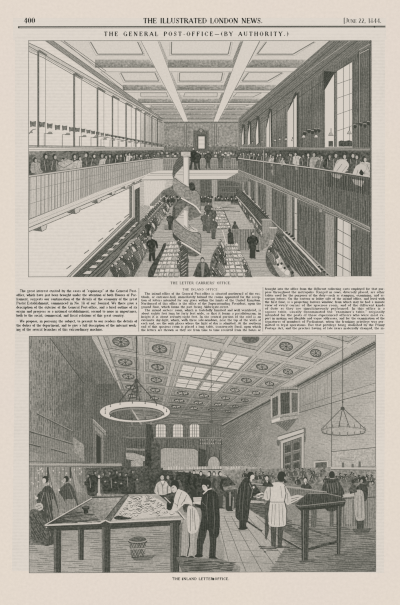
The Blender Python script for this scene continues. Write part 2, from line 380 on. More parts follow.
# ---------------------------------------------------------------- first engraving: the tall galleried hall
def person_bust(P, x, y, s, coat=.85, face=1, pale=False, lean=0.0, h=2.3):
    """a clerk seen from the chest up: x, y = centre of the head, s = head height, face = which way he looks"""
    c = coat
    pts = blob([(x-1.0*s+lean, y+h*s), (x-.95*s+lean*.6, y+.85*s), (x-.35*s, y+.42*s), (x+.4*s, y+.42*s), (x+.95*s+lean*.6, y+.9*s), (x+1.0*s+lean, y+h*s)], 3)
    P.fill(pts, c, 'm')
    P.lines([[(x-.2*s, y+.6*s), (x-.3*s+lean, y+h*s)], [(x+.4*s, y+.7*s), (x+.6*s+lean, y+h*.95*s)]], .35, .2 if c > .5 else .7)
    P.ell(x, y, .36*s, .5*s, .9, 's', n=10)
    P.ell(x+face*.16*s, y+.1*s, .22*s, .32*s, R.uniform(.14, .4), 's', n=9)
    if c > .5 and R.random() < .3: P.fill([(x-.1*s+face*.1*s, y+.46*s), (x+.2*s+face*.1*s, y+.46*s), (x+face*.2*s, y+.8*s)], .12, 's')
def person_small(P, x, y0, y1, coat=.8, legs=.85, face=0, lean=0, step=.12, pale_legs=False, arm=0):
    """a small standing clerk: y0 = crown, y1 = soles"""
    H = y1-y0; w = H*.15
    hip = y0+H*.55
    for sg in (-1, 1):
        P.fill([(x+sg*.02*H-w*.42+lean*.3, hip-H*.05), (x+sg*.05*H+w*.42+lean*.3, hip-H*.05), (x+sg*step*H*.8+w*.3, y1-H*.03), (x+sg*step*H*.8-w*.35, y1-H*.03)], legs, 's')
        P.ell(x+sg*step*H*.8+.02*H, y1-H*.015, .055*H, .02*H, .9, 's', n=8)
    P.fill(blob([(x-w*.9+lean, y0+H*.22), (x-w*.3+lean, y0+H*.15), (x+w*.4+lean, y0+H*.15), (x+w*.95+lean, y0+H*.22), (x+w*.85+lean*.5, y0+H*.42), (x+w*.8, hip+H*.1), (x-w*.75, hip+H*.1), (x-w*.8+lean*.5, y0+H*.42)], 3), coat, 'm')
    for sg in (-1, 1):
        P.line([(x+sg*w*.9+lean, y0+H*.2), (x+sg*w*1.25+lean, y0+H*.36), (x+sg*w*.8+lean+arm, y0+H*.5)], [w*.5, w*.45, w*.3], min(1, coat+.1), 's')
    P.ell(x+lean*1.1, y0+H*.075, H*.05, H*.075, .92, 's', n=10)
    P.ell(x+lean*1.1+face*H*.018, y0+H*.085, H*.035, H*.05, .2, 's', n=9)

CLIP = (28.2, 39.9, 371.5, 277.2)
i = Ink()
i.rect(28.4, 40.4, 371.2, 277.2, .03, 'w')
i.line([(28.6, 40.2), (28.6, 277.2)], .6, .6); i.line([(28.4, 40.6), (371, 40.3)], .6, .55)
i.line([(28.4, 276.9), (371, 275.9)], .7, .62)
e1 = i.build('engraving', page, 'upper engraving of a tall hall with crowded galleries and a spiral staircase')
E = e1
def sub(ink, name, label=None, **k): return ink.build(name, E, label, **k)
VP = (201.0, 155.0)
def vx(x0, y0, y): return VP[0]+(x0-VP[0])*(y-VP[1])/(y0-VP[1])

# ceiling with its coffers
i = Ink()
i.fill([(44, 40.8), (329, 40.8), (239, 119), (238, 123), (164, 123), (163, 126)], .09, 'p')
i.grad([(140, 95), (262, 95), (238, 123), (164, 123)], (.12, .12, .30, .30), 'h', 6, 6, .04)
rows = [(59.6, 67.4, 71.8), (84.8, 90.2, 92.2), (98.6, 102.8, 104.4), (107.2, 110.2, 111.4), (112.6, 115.0, 115.8), (117.2, 118.8, 119.4)]
prev = 40.8
for k, (ya, yb, yc) in enumerate(rows):
    f = 1-k*.1
    for side in (-1, 0, 1):
        if side == 0: xl, xr = (lambda y: vx(157.8, 41, y)), (lambda y: vx(243.2, 41, y))
        elif side == -1: xl, xr = (lambda y: vx(63.2, 41, y)), (lambda y: vx(141, 41, y))
        else: xl, xr = (lambda y: vx(260, 41, y)), (lambda y: min(329-(y-41)*1.165, vx(346, 41, y)))
        # recess: its far side in shade, long sides, and the framed panel
        a, b = (prev+.6, ya)
        i.grad([(xl(ya)+(2 if side > -1 else (xl(yb)-xl(ya))), ya), (xr(ya)-1.5, ya), (xr(yb), yb), (xl(yb), yb)], (.4, .28, .48-.02*k, .56-.02*k), 'm', 6, 3, .05)
        i.line([(xl(yb), yb), (xr(yb), yb)], .5, .7)
        i.lines([[(xl(a), a), (xl(yb), yb)], [(xr(a), a), (xr(yb), yb)]], .45, .6)
        if side == 0:
            i.fill([(xr(a)-3*f, a), (xr(a), a), (xr(yb), yb), (xr(ya)-3.5*f, ya)], .48, 'd')
            i.fill([(xl(a)+1*f, a), (xl(a)+2.4*f, a), (xl(ya)+3*f, ya), (xl(yb)+.3, yb)], .28, 'd')
        W = xr(a)-xl(a); pa, pb = a+(ya-a)*.02, a+(ya-a)*.70
        if side == 0: q0, q1, r0, r1 = xl(pa)+.16*W, xr(pa)-.14*W, xl(pb)+.10*W, xr(pb)-.12*W
        elif side == -1: q0, q1, r0, r1 = xl(pa)+.34*W, xr(pa)-.05*W, xl(pb)+.24*W, xr(pb)-.06*W
        else: q0, q1, r0, r1 = xl(pa)+.10*W, xr(pa)-.2*W, xl(pb)+.06*W, xr(pb)-.3*W
        i.fill([(q0, pa), (q1, pa), (r1, pb), (r0, pb)], .06+.03*k, 'p')
        t = .62-.05*k
        if k: i.line([(q0, pa), (q1, pa)], .5, t)
        i.line([(r0, pb), (r1, pb)], 1.0 if k < 2 else .6, t)
        i.lines([[(q0, pa), (r0, pb)], [(q1, pa), (r1, pb)]], 1.0 if k < 2 else .6, t)
        if k < 2: i.lines([[(r0-1.8, pb+1.3), (r1+1.8, pb+1.3)], [(q0-1.8, pa), (r0-1.8, pb+1.3)], [(q1+1.8, pa), (r1+1.8, pb+1.3)]], .3, .4)
        i.line([(xl(yc), yc), (xr(yc)+(0 if side < 1 else 1), yc)], .45, .5)
    i.fill([(vx(63.2, 41, yb)+1, yb+.3), (vx(350, 41, yb)-1, yb+.3), (vx(350, 41, yc)-1, yc-.3), (vx(63.2, 41, yc)+1, yc-.3)], .06, 'p')
    prev = yc
sub(i, 'ceiling', 'pale coffered ceiling with shaded recess edges')
for x0, x1, lb in ((141, 157.8, 'left of the two pale ceiling beams'), (243.2, 259.6, 'right of the two pale ceiling beams')):
    i = Ink(); i.fill([(x0, 40.8), (x1, 40.8), (vx(x1, 41, 122), 122), (vx(x0, 41, 122), 122)], .05, 'p')
    i.lines([[(x0, 40.8), (vx(x0, 41, 122), 122)], [(x1, 40.8), (vx(x1, 41, 122), 122)]], .4, .55)
    sub(i, 'ceiling_beam', lb)

# end wall above the gallery
i = Ink()
i.grad([(163.5, 122), (238.5, 122), (238.5, 158), (163.5, 158)], (.44, .38, .44, .46), 'm', 8, 6, .04)
i.rect(163.5, 121.6, 238.5, 123.2, .62, 'h'); i.line([(163.5, 124.6), (238.5, 124.6)], .5, .4)
for x in (184.2, 186.5, 189, 212, 214.6, 216.6): i.line([(x, 124), (x, 151)], .6, .72)
for a, b in ((166, 183), (218.5, 236)): i.lines([[(a, 127), (b, 127)], [(a, 127), (a, 143)], [(b, 127), (b, 143)], [(a, 143), (b, 143)]], .4, .68)
i.rect(163.5, 146.5, 238.5, 151, .62, 'm')
for k in range(34): i.ell(165+k*2.2+R.uniform(-.5, .5), 145.2+R.uniform(-1.2, 1.2), .5, .6, .2 if k % 2 else .8, 's', n=6)
sub(i, 'wall', 'grey panelled end wall over the far gallery')
i = Ink(); i.rect(193.2, 130.5, 208.6, 151, .68, 'v'); i.rect(197.2, 134.5, 206, 149.5, .8, 's')
i.ring(201, 131, 2.6, 2.2, .7, .85, 16, 170, 370); i.ell(201, 131.2, 1, 1, .35)
i.rect(198.4, 136.5, 204.6, 148.5, .06, 's'); i.lines([[(198.4, 140), (204.6, 140)], [(198.4, 144), (204.6, 144)]], .4, .45)
sub(i, 'doorway', 'glazed doorway with round crest in the end wall')

# left wall with its tall piers
i = Ink()
i.fill([(28.9, 47), (105, 92), (157, 119.5), (164, 123), (164, 149), (105, 149.5), (28.9, 150.6)], .03, 'w')
i.fill([(28.9, 145.4), (105, 146.6), (164, 147.4), (164, 149.2), (105, 149), (28.9, 148)], .34, 'h')
i.line([(28.9, 145.4), (105, 146.4)], .5, .6); i.line([(28.9, 149.4), (164, 149.5)], .45, .5)
i.grad([(140, 112), (164, 123), (164, 147), (140, 147)], (.1, .35, .4, .2), 'v', 4, 3, .03)
sub(i, 'wall', 'bare white left wall above the gallery')
i = Ink()
i.fill([(45.5, 40.8), (53, 40.8), (106, 78.5), (160, 117.5), (164.5, 122), (160, 121), (105, 83)], .46, 'b')
i.lines([[(45.5, 40.8), (105, 82.5), (163, 123)], [(53, 40.8), (106, 78.5), (163, 119)], [(61, 40.8), (104, 72), (125, 88)], [(64, 40.8), (106, 71)]], .5, .72)
i.fill([(28.9, 43.5), (43, 50), (105, 86.5), (158, 116), (158, 119), (105, 92), (43, 55.5), (28.9, 51)], .16, 'b')
i.lines([[(28.9, 43), (43, 49.5), (105, 86), (162, 119)], [(28.9, 46.2), (105, 89), (162, 120.5)], [(28.9, 51.5), (43, 57.5), (105, 93), (162, 123)]], .7, .62)
i.line([(28.9, 48), (105, 91)], .35, .5)
sub(i, 'cornice', 'moulded cornice along the left wall')
for x, y0, w in ((38.4, 50.5, 1.7), (74.3, 73.5, 1.7), (97.6, 87.5, 1.5), (112.6, 95.8, 1.3), (126.2, 103, 1.2), (136, 108, 1.1), (145, 112.5, 1.0), (152, 116, .9), (157.5, 118.5, .8)):
    i = Ink(); i.line([(x, y0), (x, 147)], w, .64, 'v'); i.line([(x-w*.5, y0), (x-w*.5, 147)], .35, .85)
    d = w*4.2; i.line([(x+d, y0+d*.75), (x+d, 147)], .5, .5); i.line([(x, y0), (x+d+1.5, y0+d*.7)], [w*1.5, w], .62, 'b')
    sub(i, 'pier')
for k, (x, y) in enumerate(((33, 124), (42, 124.6), (49.8, 126), (57.5, 127.4), (64.7, 128), (71.5, 129.3), (77.5, 129.9), (83.2, 130.6), (88.5, 131.6), (93.2, 132.6), (97.8, 133.4), (102.3, 134.2), (106.8, 135))):
    s = 2.9*(1-k*.042)
    i = Ink(); i.fill([(x-s, y-s*1.15), (x-s*.2, y-s*.8), (x+s, y-s), (x+s*.9, y+s*1.0), (x-s*.1, y+s*.8), (x-s*.9, y+s*1.1)], .62, 'm'); i.line([(x-s, y-s), (x-s*.8, y+s)], .5, .9); i.line([(x+s, y-s), (x+s*.8, y+s*.9)], .4, .8)
    sub(i, 'lamp_shade')
i = Ink(); i.line([(105, 134.5), (135, 140), (164, 145.5)], [1.8, 1.8, 2.2], .62, 'm'); i.line([(95, 135.5), (164, 147)], .5, .7)
for k in range(14): i.ell(112+k*3.8, 136+k*.75, 1.1-.03*k, 1.2-.03*k, .8, 's', n=7)
sub(i, 'lamp_rail', 'receding row of small wall lamps')
for x, y, s in ((44.2, 133.5, 1), (62.3, 134.5, .95), (79.4, 136.5, .85), (91, 137.5, .75), (101, 139, .7), (110, 140, .6), (119, 141, .55), (127, 142, .5), (134, 143, .45)):
    i = Ink(); i.line([(x, 146.5), (x, y), (x+7*s, y-.2), (x+8*s, y-1.8*s)], .6, .72); i.fill([(x+3*s, y+.2), (x+8.5*s, y+.2), (x+6.8*s, y-1.9*s), (x+4.6*s, y-1.9*s)], .45, 's'); i.line([(x+3*s, y+.3), (x+8.5*s, y+.3)], .5, .75)
    sub(i, 'bracket_lamp')
i = Ink(); i.line([(29, 134), (33, 129.5), (36, 129)], .7, .7); i.fill([(28.9, 133), (31.5, 130), (33, 133)], .5); sub(i, 'bracket_lamp')

# right wall and windows
i = Ink()
i.grad([(329, 40.8), (371, 40.8), (371, 152), (300, 152)], (.68, .66, .68, .66), 'v', 8, 10, .05)
i.grad([(329, 40.8), (330, 40.8), (301, 152), (238, 152)], (.62, .64, .7, .52), 'v', 8, 10, .05)
i.grad([(238.2, 118.5), (262, 98), (262, 152), (238.2, 152)], (.5, .62, .64, .55), 'v', 5, 5, .04)
i.fill([(329, 40.8), (371, 40.8), (371, 48), (330, 66), (255, 128), (239.5, 133), (239, 118.5)], .62, 'd')
for a, b, t in (((333, 41), (241, 120.5), .45), ((340, 41), (243, 122.5), .8), ((350, 41), (305, 73), .35), ((357, 41), (247, 125), .85), ((371, 43.5), (359, 50), .3), ((371, 47), (360, 53), .85), ((350, 62), (250, 131), .8)): i.line([a, b], .6, t)
i.lines([[(302, 84), (302, 147)], [(312, 80), (312, 147)], [(323, 72), (323, 147)], [(285, 100), (285, 146)], [(277, 108), (277, 146)], [(298.5, 92), (298.5, 147)]], .5, .86)
i.lines([[(354, 60), (354, 148)], [(358.5, 51), (358.5, 150)], [(361, 54), (361, 150)], [(369.5, 50), (369.5, 150)]], .6, .86)
i.line([(360, 53.5), (369, 49)], .6, .2); i.line([(359.6, 52), (359.6, 150)], .4, .35)
i.rect(299, 147.6, 371, 152, .56, 'h'); i.line([(240, 147.5), (300, 148), (371, 149.5)], .6, .36)
i.line([(240, 149.3), (371, 151.6)], .5, .8)
sub(i, 'wall', 'dark shaded right wall above the gallery')
i = Ink()
i.fill([(323.6, 70.6), (336, 72), (334.5, 75), (325, 89.5), (323.6, 90)], .88, 'd')
i.fill([(325, 89.5), (334, 74.2), (334, 147.2), (325, 147.2)], .05, 's')
i.rect(334, 73.5, 336.6, 147.2, .62, 'v'); i.line([(334.4, 74), (334.4, 147)], .4, .9); i.line([(336.6, 72.5), (336.6, 147)], .4, .5)
i.fill([(337.2, 70.8), (352, 62), (352, 147.2), (337.2, 147.2)], .04, 's')
i.line([(343.4, 67), (343.4, 147)], .6, .6); i.line([(349.6, 64), (349.6, 147)], .5, .5); i.line([(337.2, 70.8), (352, 62)], .5, .7)
for y in (84, 98.3, 114.6, 131): i.line([(337.2, y), (352, y-5.2)], .5, .62)
i.fill([(338.5, 141.5), (341, 140.4), (345, 141), (349, 140.2), (352, 141.2), (352, 146.6), (338.5, 146.6)], .82, 'm'); i.fill([(328.5, 141), (333, 141), (333, 146.6), (328.5, 146.6)], .78, 'm')
i.line([(325, 147.2), (352, 147.2)], .6, .25)
sub(i, 'window', 'tallest gallery window at the right with many bright panes')
for q, fr, lb in (([(287.4, 112), (296.6, 95), (296.6, 147), (287.4, 147)], 293.6, 'second gallery window from the right'), ([(266.4, 128), (270.4, 111.5), (271, 147), (266.4, 147)], 269.6, 'third gallery window from the right'),
    ([(256, 132), (258, 119), (258.4, 143), (256, 145)], None, 'fourth gallery window from the right'), ([(248, 135), (249.6, 124), (250, 144), (248, 145)], None, 'fifth gallery window from the right'), ([(242, 136), (243.4, 127), (243.6, 144), (242, 145)], None, 'farthest gallery window on the right')):
    i = Ink(); i.fill([(q[0][0]-.3, q[0][1]), (q[1][0]-1.5, q[1][1]-3), (q[1][0]+1.6, q[1][1]-2), (q[2][0]+1.6, q[2][1]), q[3]], .84, 'v'); i.fill(q, .08, 's')
    if fr: i.line([(fr, q[1][1]+4), (fr, 147)], .9, .55)
    sub(i, 'window', lb)
for x, y, s in ((331, 134, 2.6), (349.5, 132.5, 2.4), (316, 136.4, 2.1), (303.6, 136.6, 1.9), (292.5, 140, 1.3), (286, 139.2, 1.3), (279.5, 139.5, 1.2), (275, 140.5, 1.1), (262, 142, 1.0), (252.5, 143, .9)):
    i = Ink(); i.line([(x, y-s*2.2), (x, y)], .7, .88); i.fill([(x-s, y+s*.55), (x-s*.35, y-s*.7), (x+s*.35, y-s*.7), (x+s, y+s*.55)], .12 if x < 325 else .3, 's'); i.line([(x-s, y+s*.6), (x+s, y+s*.6)], .45, .8); i.line([(x-s*.35, y-s*.7), (x-s, y+s*.5)], .35, .7)
    sub(i, 'lamp_shade')
for spots, bar, lb in ((((305, 133.5), (309, 131.2), (312.5, 132.3), (315.5, 130.6), (319, 130.6)), [(304, 131.5), (320, 129)], 'dark lamp fittings left of the tallest window'), (((355, 126.5), (361, 124.6), (365, 125.6), (368.5, 123.4)), [(354, 124.5), (370, 121.5)], 'dark lamp fittings right of the tallest window')):
    i = Ink(); i.line(bar, 1.2, .85)
    for x, y in spots: i.ell(x, y, 1.7, 2.1, .9, 's', n=8); i.line([(x-1.5, y-2), (x+1.5, y-1.5)], .5, .25)
    sub(i, 'lamp_rail', lb)

# floor of the hall far below
i = Ink()
i.fill([(118, 277), (152, 234), (174, 203), (232, 203), (262, 229), (302, 276.6)], .30, 'h')
i.fill([(160, 276.8), (200, 246), (218, 246), (222, 276.5)], .26, 'h')
i.fill([(172, 232), (166, 203), (205, 203), (222, 232), (200, 250)], .33, 'h')
for k in range(16): y = 206+k*4.4+R.uniform(-1, 1); i.line([(170-k*2.6, y), (236+k*3, y)], .35, .55)
sub(i, 'floor', 'grey ground floor of the hall')

# lower end wall below the far gallery
i = Ink()
i.grad([(152, 179), (240, 179), (246, 206), (150, 206)], (.46, .6, .66, .52), 'v', 10, 4, .06)
i.rect(218, 181, 241, 203, .72, 'v'); i.rect(200, 180, 211, 202, .72, 'v')
i.rect(161, 180, 176, 204, .64, 'm')
i.lines([[(218, 186), (240, 186.5)], [(219, 192), (238, 192.5)]], .4, .5)
sub(i, 'wall', 'dark lower end wall under the far gallery')
i = Ink(); i.rect(211.8, 179, 217.6, 207, .36, 'v'); i.line([(217.6, 179), (217.6, 207)], .5, .7); i.line([(211.8, 179), (211.8, 207)], .5, .66); sub(i, 'column', 'pale square column under the far gallery')

# lower right wall
i = Ink()
i.fill([(238, 178), (252, 176), (371, 231), (371, 276.2), (318, 276.4), (262, 228), (240, 198)], .66, 'v')
i.hatch([(300, 204), (371, 236), (371, 276), (322, 276), (300, 256)], 90, 2.6, .7, .84, .4, .1, 14)
i.hatch([(272, 190), (300, 203), (300, 255), (275, 228)], 90, 2.6, .7, .82, .4, .1, 14)
i.hatch([(240, 181), (271, 190), (271, 224), (242, 196)], 90, 3.0, .7, .86, .4, .1, 10)
sub(i, 'wall', 'dark boarded lower right wall')
for x0, x1, y0, y1 in ((242.2, 244.6, 182, 192), (248, 251, 181, 200), (255.2, 258.6, 180, 208), (266, 272.4, 184, 223), (287, 292.6, 193.5, 238), (325, 334.6, 213, 276)):
    i = Ink(); i.fill([(x0, y0), (x1, y0+(x1-x0)*.4), (x1, y1+(x1-x0)*.9), (x0, y1)], .42, 'v'); i.line([(x1, y0), (x1, y1)], .7, .8); i.line([(x0+.4, y0), (x0+.4, y1)], .4, .55); sub(i, 'pier')
i = Ink(); i.fill([(294.6, 196), (296.9, 197), (296.9, 246), (294.6, 243)], .16, 's'); i.lines([[(294.6, 213), (296.9, 214)], [(294.6, 229), (296.9, 230)]], .6, .7); sub(i, 'window', 'narrow strip of window in the lower right wall')
i = Ink(); i.fill([(336, 214), (351.6, 222), (351.6, 276.2), (336, 276.2)], .86, 's'); i.fill([(337.6, 217.6), (350.6, 224), (350.8, 276.2), (337, 276.2)], .1, 's')
i.line([(343.2, 220), (342.8, 276)], .7, .62)
for y in (229, 241, 252.8, 265): i.line([(337.2, y), (350.8, y+7.4)], .7, .66)
i.line([(349, 223), (349.2, 276)], .45, .4); sub(i, 'window', 'leaded window low in the right wall under the gallery')

# gallery decks and railings
i = Ink(); i.fill([(28.9, 218), (100, 189), (151, 171.5), (163, 170), (163, 174), (150, 178), (100, 202), (28.9, 232)], .10, 'b')
i.lines([[(28.9, 219.5), (100, 190.5), (152, 172)], [(28.9, 227.8), (100, 198), (150, 176.5)]], .8, .62); i.line([(28.9, 231.6), (90, 206), (150, 178.5)], .6, .72); i.line([(28.9, 224), (150, 174.5)], .35, .4)
sub(i, 'gallery_floor', 'pale edge of the left gallery floor')
for x, y, s in ((42, 228.6, 1.0), (75.6, 211.2, .95), (98, 201.3, .7), (112.4, 193.6, .6), (125.4, 187.2, .55), (135, 182.5, .4), (142, 179.6, .35)):
    i = Ink(); i.fill([(x-9*s, y+1.5*s), (x-1*s, y-2.6*s), (x+.5*s, y+2.6*s)], .66, 'b'); i.fill([(x-1*s, y-2*s), (x+5*s, y-3.6*s), (x+4*s, y+.6*s), (x, y+2.8*s)], .16, 's'); i.line([(x-9*s, y+1.5*s), (x, y+2.8*s), (x+4*s, y+.6*s), (x+5*s, y-3.6*s)], .5, .75); sub(i, 'bracket')
i = Ink()
i.grad([(163, 158.5), (239, 158.5), (239, 171), (155, 171)], (.42, .46, .52, .4), 'v', 10, 3, .05)
for k in range(38): x = 164+k*2; i.line([(x, 158.5), (x-(201-x)*.04, 170)], .35, .68)
i.line([(155, 158.3), (240, 158.3)], .6, .3); i.line([(155, 164.5), (240, 164.5)], .35, .35)
sub(i, 'railing', 'railing of the far gallery')
i = Ink(); i.fill([(243.5, 169.6), (254, 176.5), (242, 184), (226, 179.4)], .56, 'v'); i.fill([(152, 170.2), (243.5, 169.8), (226, 179.2), (141, 180)], .07, 's')
i.lines([[(150, 173.4), (238, 173.2)], [(147, 175.2), (234, 175)]], .5, .5); i.line([(152, 170.2), (243, 169.8)], .5, .72); i.line([(141, 179.9), (226, 179.3)], .6, .7)
sub(i, 'gallery_floor', 'bright edge of the far gallery floor')
i = Ink(); i.fill([(141, 180), (176, 180), (172, 186), (160, 192), (146, 206), (137, 214), (137, 190)], .2, 'h'); i.fill([(144, 181), (166, 180.4), (165, 188), (144.6, 210)], .09, 'v'); i.fill([(133, 190), (138.6, 184), (138.6, 214), (133, 216)], .74, 'v')
sub(i, 'wall', 'pale wall under the left gallery')

def crowd(pts, seed, pale=(), first='printed clerk'):
    rr = random.Random(seed)
    for k, (x, y, s, coat, face) in enumerate(pts):
        s *= rr.uniform(1.05, 1.3); y += rr.uniform(-.5, .9); x += rr.uniform(-.8, .8); coat = coat-rr.uniform(0, .16) if coat > .6 else coat; i = Ink(); person_bust(i, x, y, s, coat, face, lean=rr.uniform(-.45, .45)*s); sub(i, 'person')
# left gallery
i = Ink(); i.grad([(28.9, 151), (163, 150), (163, 158), (28.9, 176)], (.5, .8, .86, .8), 'm', 14, 4, .12); sub(i, 'crowd', 'distant heads packed along the left gallery', kind='stuff')
L1 = [(34.5, 159.5, 4.6, .34, 1), (46, 155.5, 5.0, .86, 1), (55, 156, 4.8, .82, 1), (64, 160, 4.4, .5, -1), (73.5, 155.5, 5.0, .9, 1), (80, 158, 4.5, .2, 1), (87.5, 155, 4.8, .92, -1), (93.5, 155, 4.4, .88, 1), (100.5, 155, 4.5, .86, 1), (106, 157, 4.0, .2, 1), (111.5, 155.5, 4.0, .88, -1), (116.5, 155.5, 3.8, .9, 1), (121, 156, 3.5, .8, -1), (125, 155, 3.4, .9, 1), (129.4, 154.6, 3.5, .16, 1), (133, 155.5, 3.2, .88, 1), (137, 155, 3, .85, -1), (141, 155, 2.9, .9, 1), (145, 155, 2.7, .85, 1), (149, 155, 2.5, .88, -1), (153, 155, 2.4, .85, 1), (157, 155, 2.3, .88, 1)]
crowd(L1, 5)
i = Ink()
i.fill([(58, 163), (66, 158.5), (73, 161), (76, 166), (70, 170), (60, 170)], .3, 'm'); i.ell(69, 165, 4.2, 2.8, .22, 'm'); i.line([(57, 164), (64, 168), (72, 163)], .6, .7); i.line([(60, 162), (68, 159)], .5, .75)
sub(i, 'mail_bag', 'pale heap of letter bags in the left gallery')
i = Ink()
i.fill([(28.9, 176), (105, 165), (163, 157.6), (163, 170), (151, 172.5), (100, 191), (28.9, 219)], .17, 'v')
i.fill([(80, 169), (163, 157.6), (163, 170), (151, 172.5), (100, 191), (80, 198.5)], .28, 'v')
for k in range(54):
    u = (k/53)**.72; x = 29.5+u*122; yt = 176-(x-29)*.142 if x < 105 else 165.2-(x-105)*.127; yb = 219-(x-29)*.395 if x < 100 else 191-(x-100)*.36
    i.line([(x, yt), (x-.4, yb)], .5, .66 if x < 75 else .54); k % 2 or x > 90 or i.line([(x+.9, yt), (x+.6, yb)], .35, .5)
for f in (.34, .66): i.line([(28.9, 176+43*f), (105, 165+24*f), (152, 158.8+13*f)], .4, .5)
i.line([(28.9, 176.2), (105, 165.2), (163, 157.8)], 1.4, .2, 's'); i.line([(28.9, 175.3), (105, 164.3), (163, 157)], .5, .75); i.line([(28.9, 177.3), (105, 166), (163, 158.4)], .5, .8)
sub(i, 'railing', 'iron railing of the left gallery')
# far gallery figures
i = Ink(); i.rect(155, 150.6, 243, 158, .72, 'm')
for k in range(40): i.ell(156+k*2.15+R.uniform(-.5, .5), 153.5+R.uniform(-.8, 1), .75, .95, R.choice((.2, .3, .9, .9)), 's', n=7)
for k in range(8): i.rect(R.uniform(165, 226), 155, 0, 0, .2) if False else i.ell(166+k*8.5+R.uniform(-2, 2), 156, 1.4, .8, .15, 's', n=7)
sub(i, 'crowd', 'distant heads along the far gallery', kind='stuff')
for x, y0, y1, c, st in ((193.3, 147, 169.5, .95, .16), (197.2, 150, 169.5, .9, .14), (208, 150.5, 168.5, .82, .12), (220.5, 150, 168, .74, .1), (228, 151.5, 168, .6, .1)):
    i = Ink(); person_small(i, x, y0, y1, c, c-.06, 0, 0, st); sub(i, 'person')
i = Ink()
for x, y, w in ((222.6, 154.6, 2.4), (225.4, 153, 2), (228.2, 155, 2.6), (231, 153.6, 2)): i.fill([(x-w*.5, y+.9), (x-w*.3, y-.9), (x+w*.5, y-.7), (x+w*.4, y+1)], .14, 's'); i.line([(x-w*.5, y+1.1), (x+w*.5, y+1.2)], .5, .85)
sub(i, "letter_heap", "pale heap of letters on the far gallery")
# right gallery
i = Ink(); i.grad([(238, 150), (371, 151.5), (371, 178), (238, 158)], (.76, .8, .84, .72), 'm', 14, 4, .1); sub(i, 'crowd', 'distant heads packed along the right gallery', kind='stuff')
L2 = [(240, 153.6, 2.2, .88, 1), (243.5, 153.4, 2.2, .8, -1), (247, 153.6, 2.4, .9, 1), (250.5, 153.6, 2.5, .86, 1), (254, 153.8, 2.6, .9, -1), (258, 153.8, 2.7, .84, 1), (262, 154, 2.9, .9, 1), (266, 154, 3, .88, -1), (269.6, 155, 3, .84, 1), (272.8, 156.4, 3, .2, 1), (277, 154.5, 3.3, .9, 1), (281, 155, 3.4, .8, -1), (284, 158, 3.2, .28, -1), (288.5, 154.5, 3.5, .9, 1), (292.5, 155, 3.5, .88, -1), (296.4, 153.4, 3.9, .2, -1), (302, 155, 3.8, .9, 1), (308.5, 154, 4.4, .85, -1), (315.6, 154.4, 4.8, .35, -1), (322, 157, 4.4, .7, -1), (329, 156, 4.6, .92, 1), (335, 155.4, 5.0, .88, 1), (343.6, 156, 5.8, .24, 1), (351.4, 155.4, 5.6, .9, 1), (358, 156, 4.8, .85, -1), (363.6, 159, 5.8, .2, 1)]
crowd(L2, 6)
i = Ink(); i.fill(blob([(333, 172), (338, 162), (345, 160), (349, 166), (343, 174), (338, 178)], 3), .14, 's'); i.line([(336, 172), (342, 164)], .5, .6); i.line([(342, 172), (347, 166)], .4, .6); i.fill(blob([(352, 178), (356, 166), (363, 164.5), (366, 169), (362, 174), (370, 176), (366, 184), (358, 184)], 3), .14, 's'); i.fill([(361, 169), (364, 173), (362, 177), (359, 173)], .95, 's'); i.line([(355, 180), (358, 170)], .5, .6); i.line([(360, 182), (361, 176)], .5, .6)
sub(i, 'shirt', 'white shirt sleeves of the nearest clerks on the right gallery')
i = Ink()
i.fill([(238, 158.5), (315, 168.5), (371, 177.5), (371, 228), (320, 204), (270, 182.5), (250, 175.5), (238, 170)], .68, 'v')
i.hatch([(240, 160), (315, 170), (371, 179), (371, 226), (320, 203), (270, 182), (250, 175)], 90, 2.2, .6, .84, .4, .2, 10)
for x, y, w, h in ((271.5, 163, 2.2, 5), (272, 172, 1.6, 5), (281.5, 163.5, 2, 4), (296, 167, 2.2, 5)): i.line([(x, y-h*.5), (x+.6, y+h*.6)], w, .45, 'm')
i.fill([(352, 179), (364, 181), (362, 187), (354, 184)], .25, 'v'); i.fill([(331, 173.5), (342, 175), (340, 179), (333, 177)], .3, 'v')
i.hatch([(325, 172), (371, 180), (371, 196), (325, 186)], 90, 2.0, .7, .95, .3, 0, 12)
i.line([(238, 158.3), (315, 168.3), (371, 177.2)], .9, .18); i.line([(238, 159.3), (315, 169.4), (371, 178.4)], .5, .95)
sub(i, 'railing', 'dark iron railing of the right gallery')
i = Ink(); i.fill([(238, 169.6), (250, 174.6), (270, 182.6), (320, 204), (371, 228.6), (371, 232.4), (320, 208.6), (270, 186.6), (250, 178.6), (238, 176)], .5, 'b')
i.line([(238, 169.6), (270, 182.4), (320, 203.8), (371, 228)], .55, .26); i.line([(250, 178.6), (270, 186.6), (320, 208.4), (371, 232.4)], .7, .3); i.line([(270, 185.6), (371, 231)], .5, .9)
i.ell(320.4, 210.6, 1.6, 1.8, .4); i.fill([(352, 226.5), (355.5, 228), (355.5, 230.6), (352, 229.6)], .4)
sub(i, 'gallery_floor', 'edge of the right gallery floor')
i = Ink(); i.fill([(262.8, 40.6), (264, 40.6), (264, 40.9), (262.8, 40.9)], .1) ; i.line([(263.4, 150), (263.4, 182)], .8, .36); sub(i, 'pole', 'slim pale pole beside the right gallery')

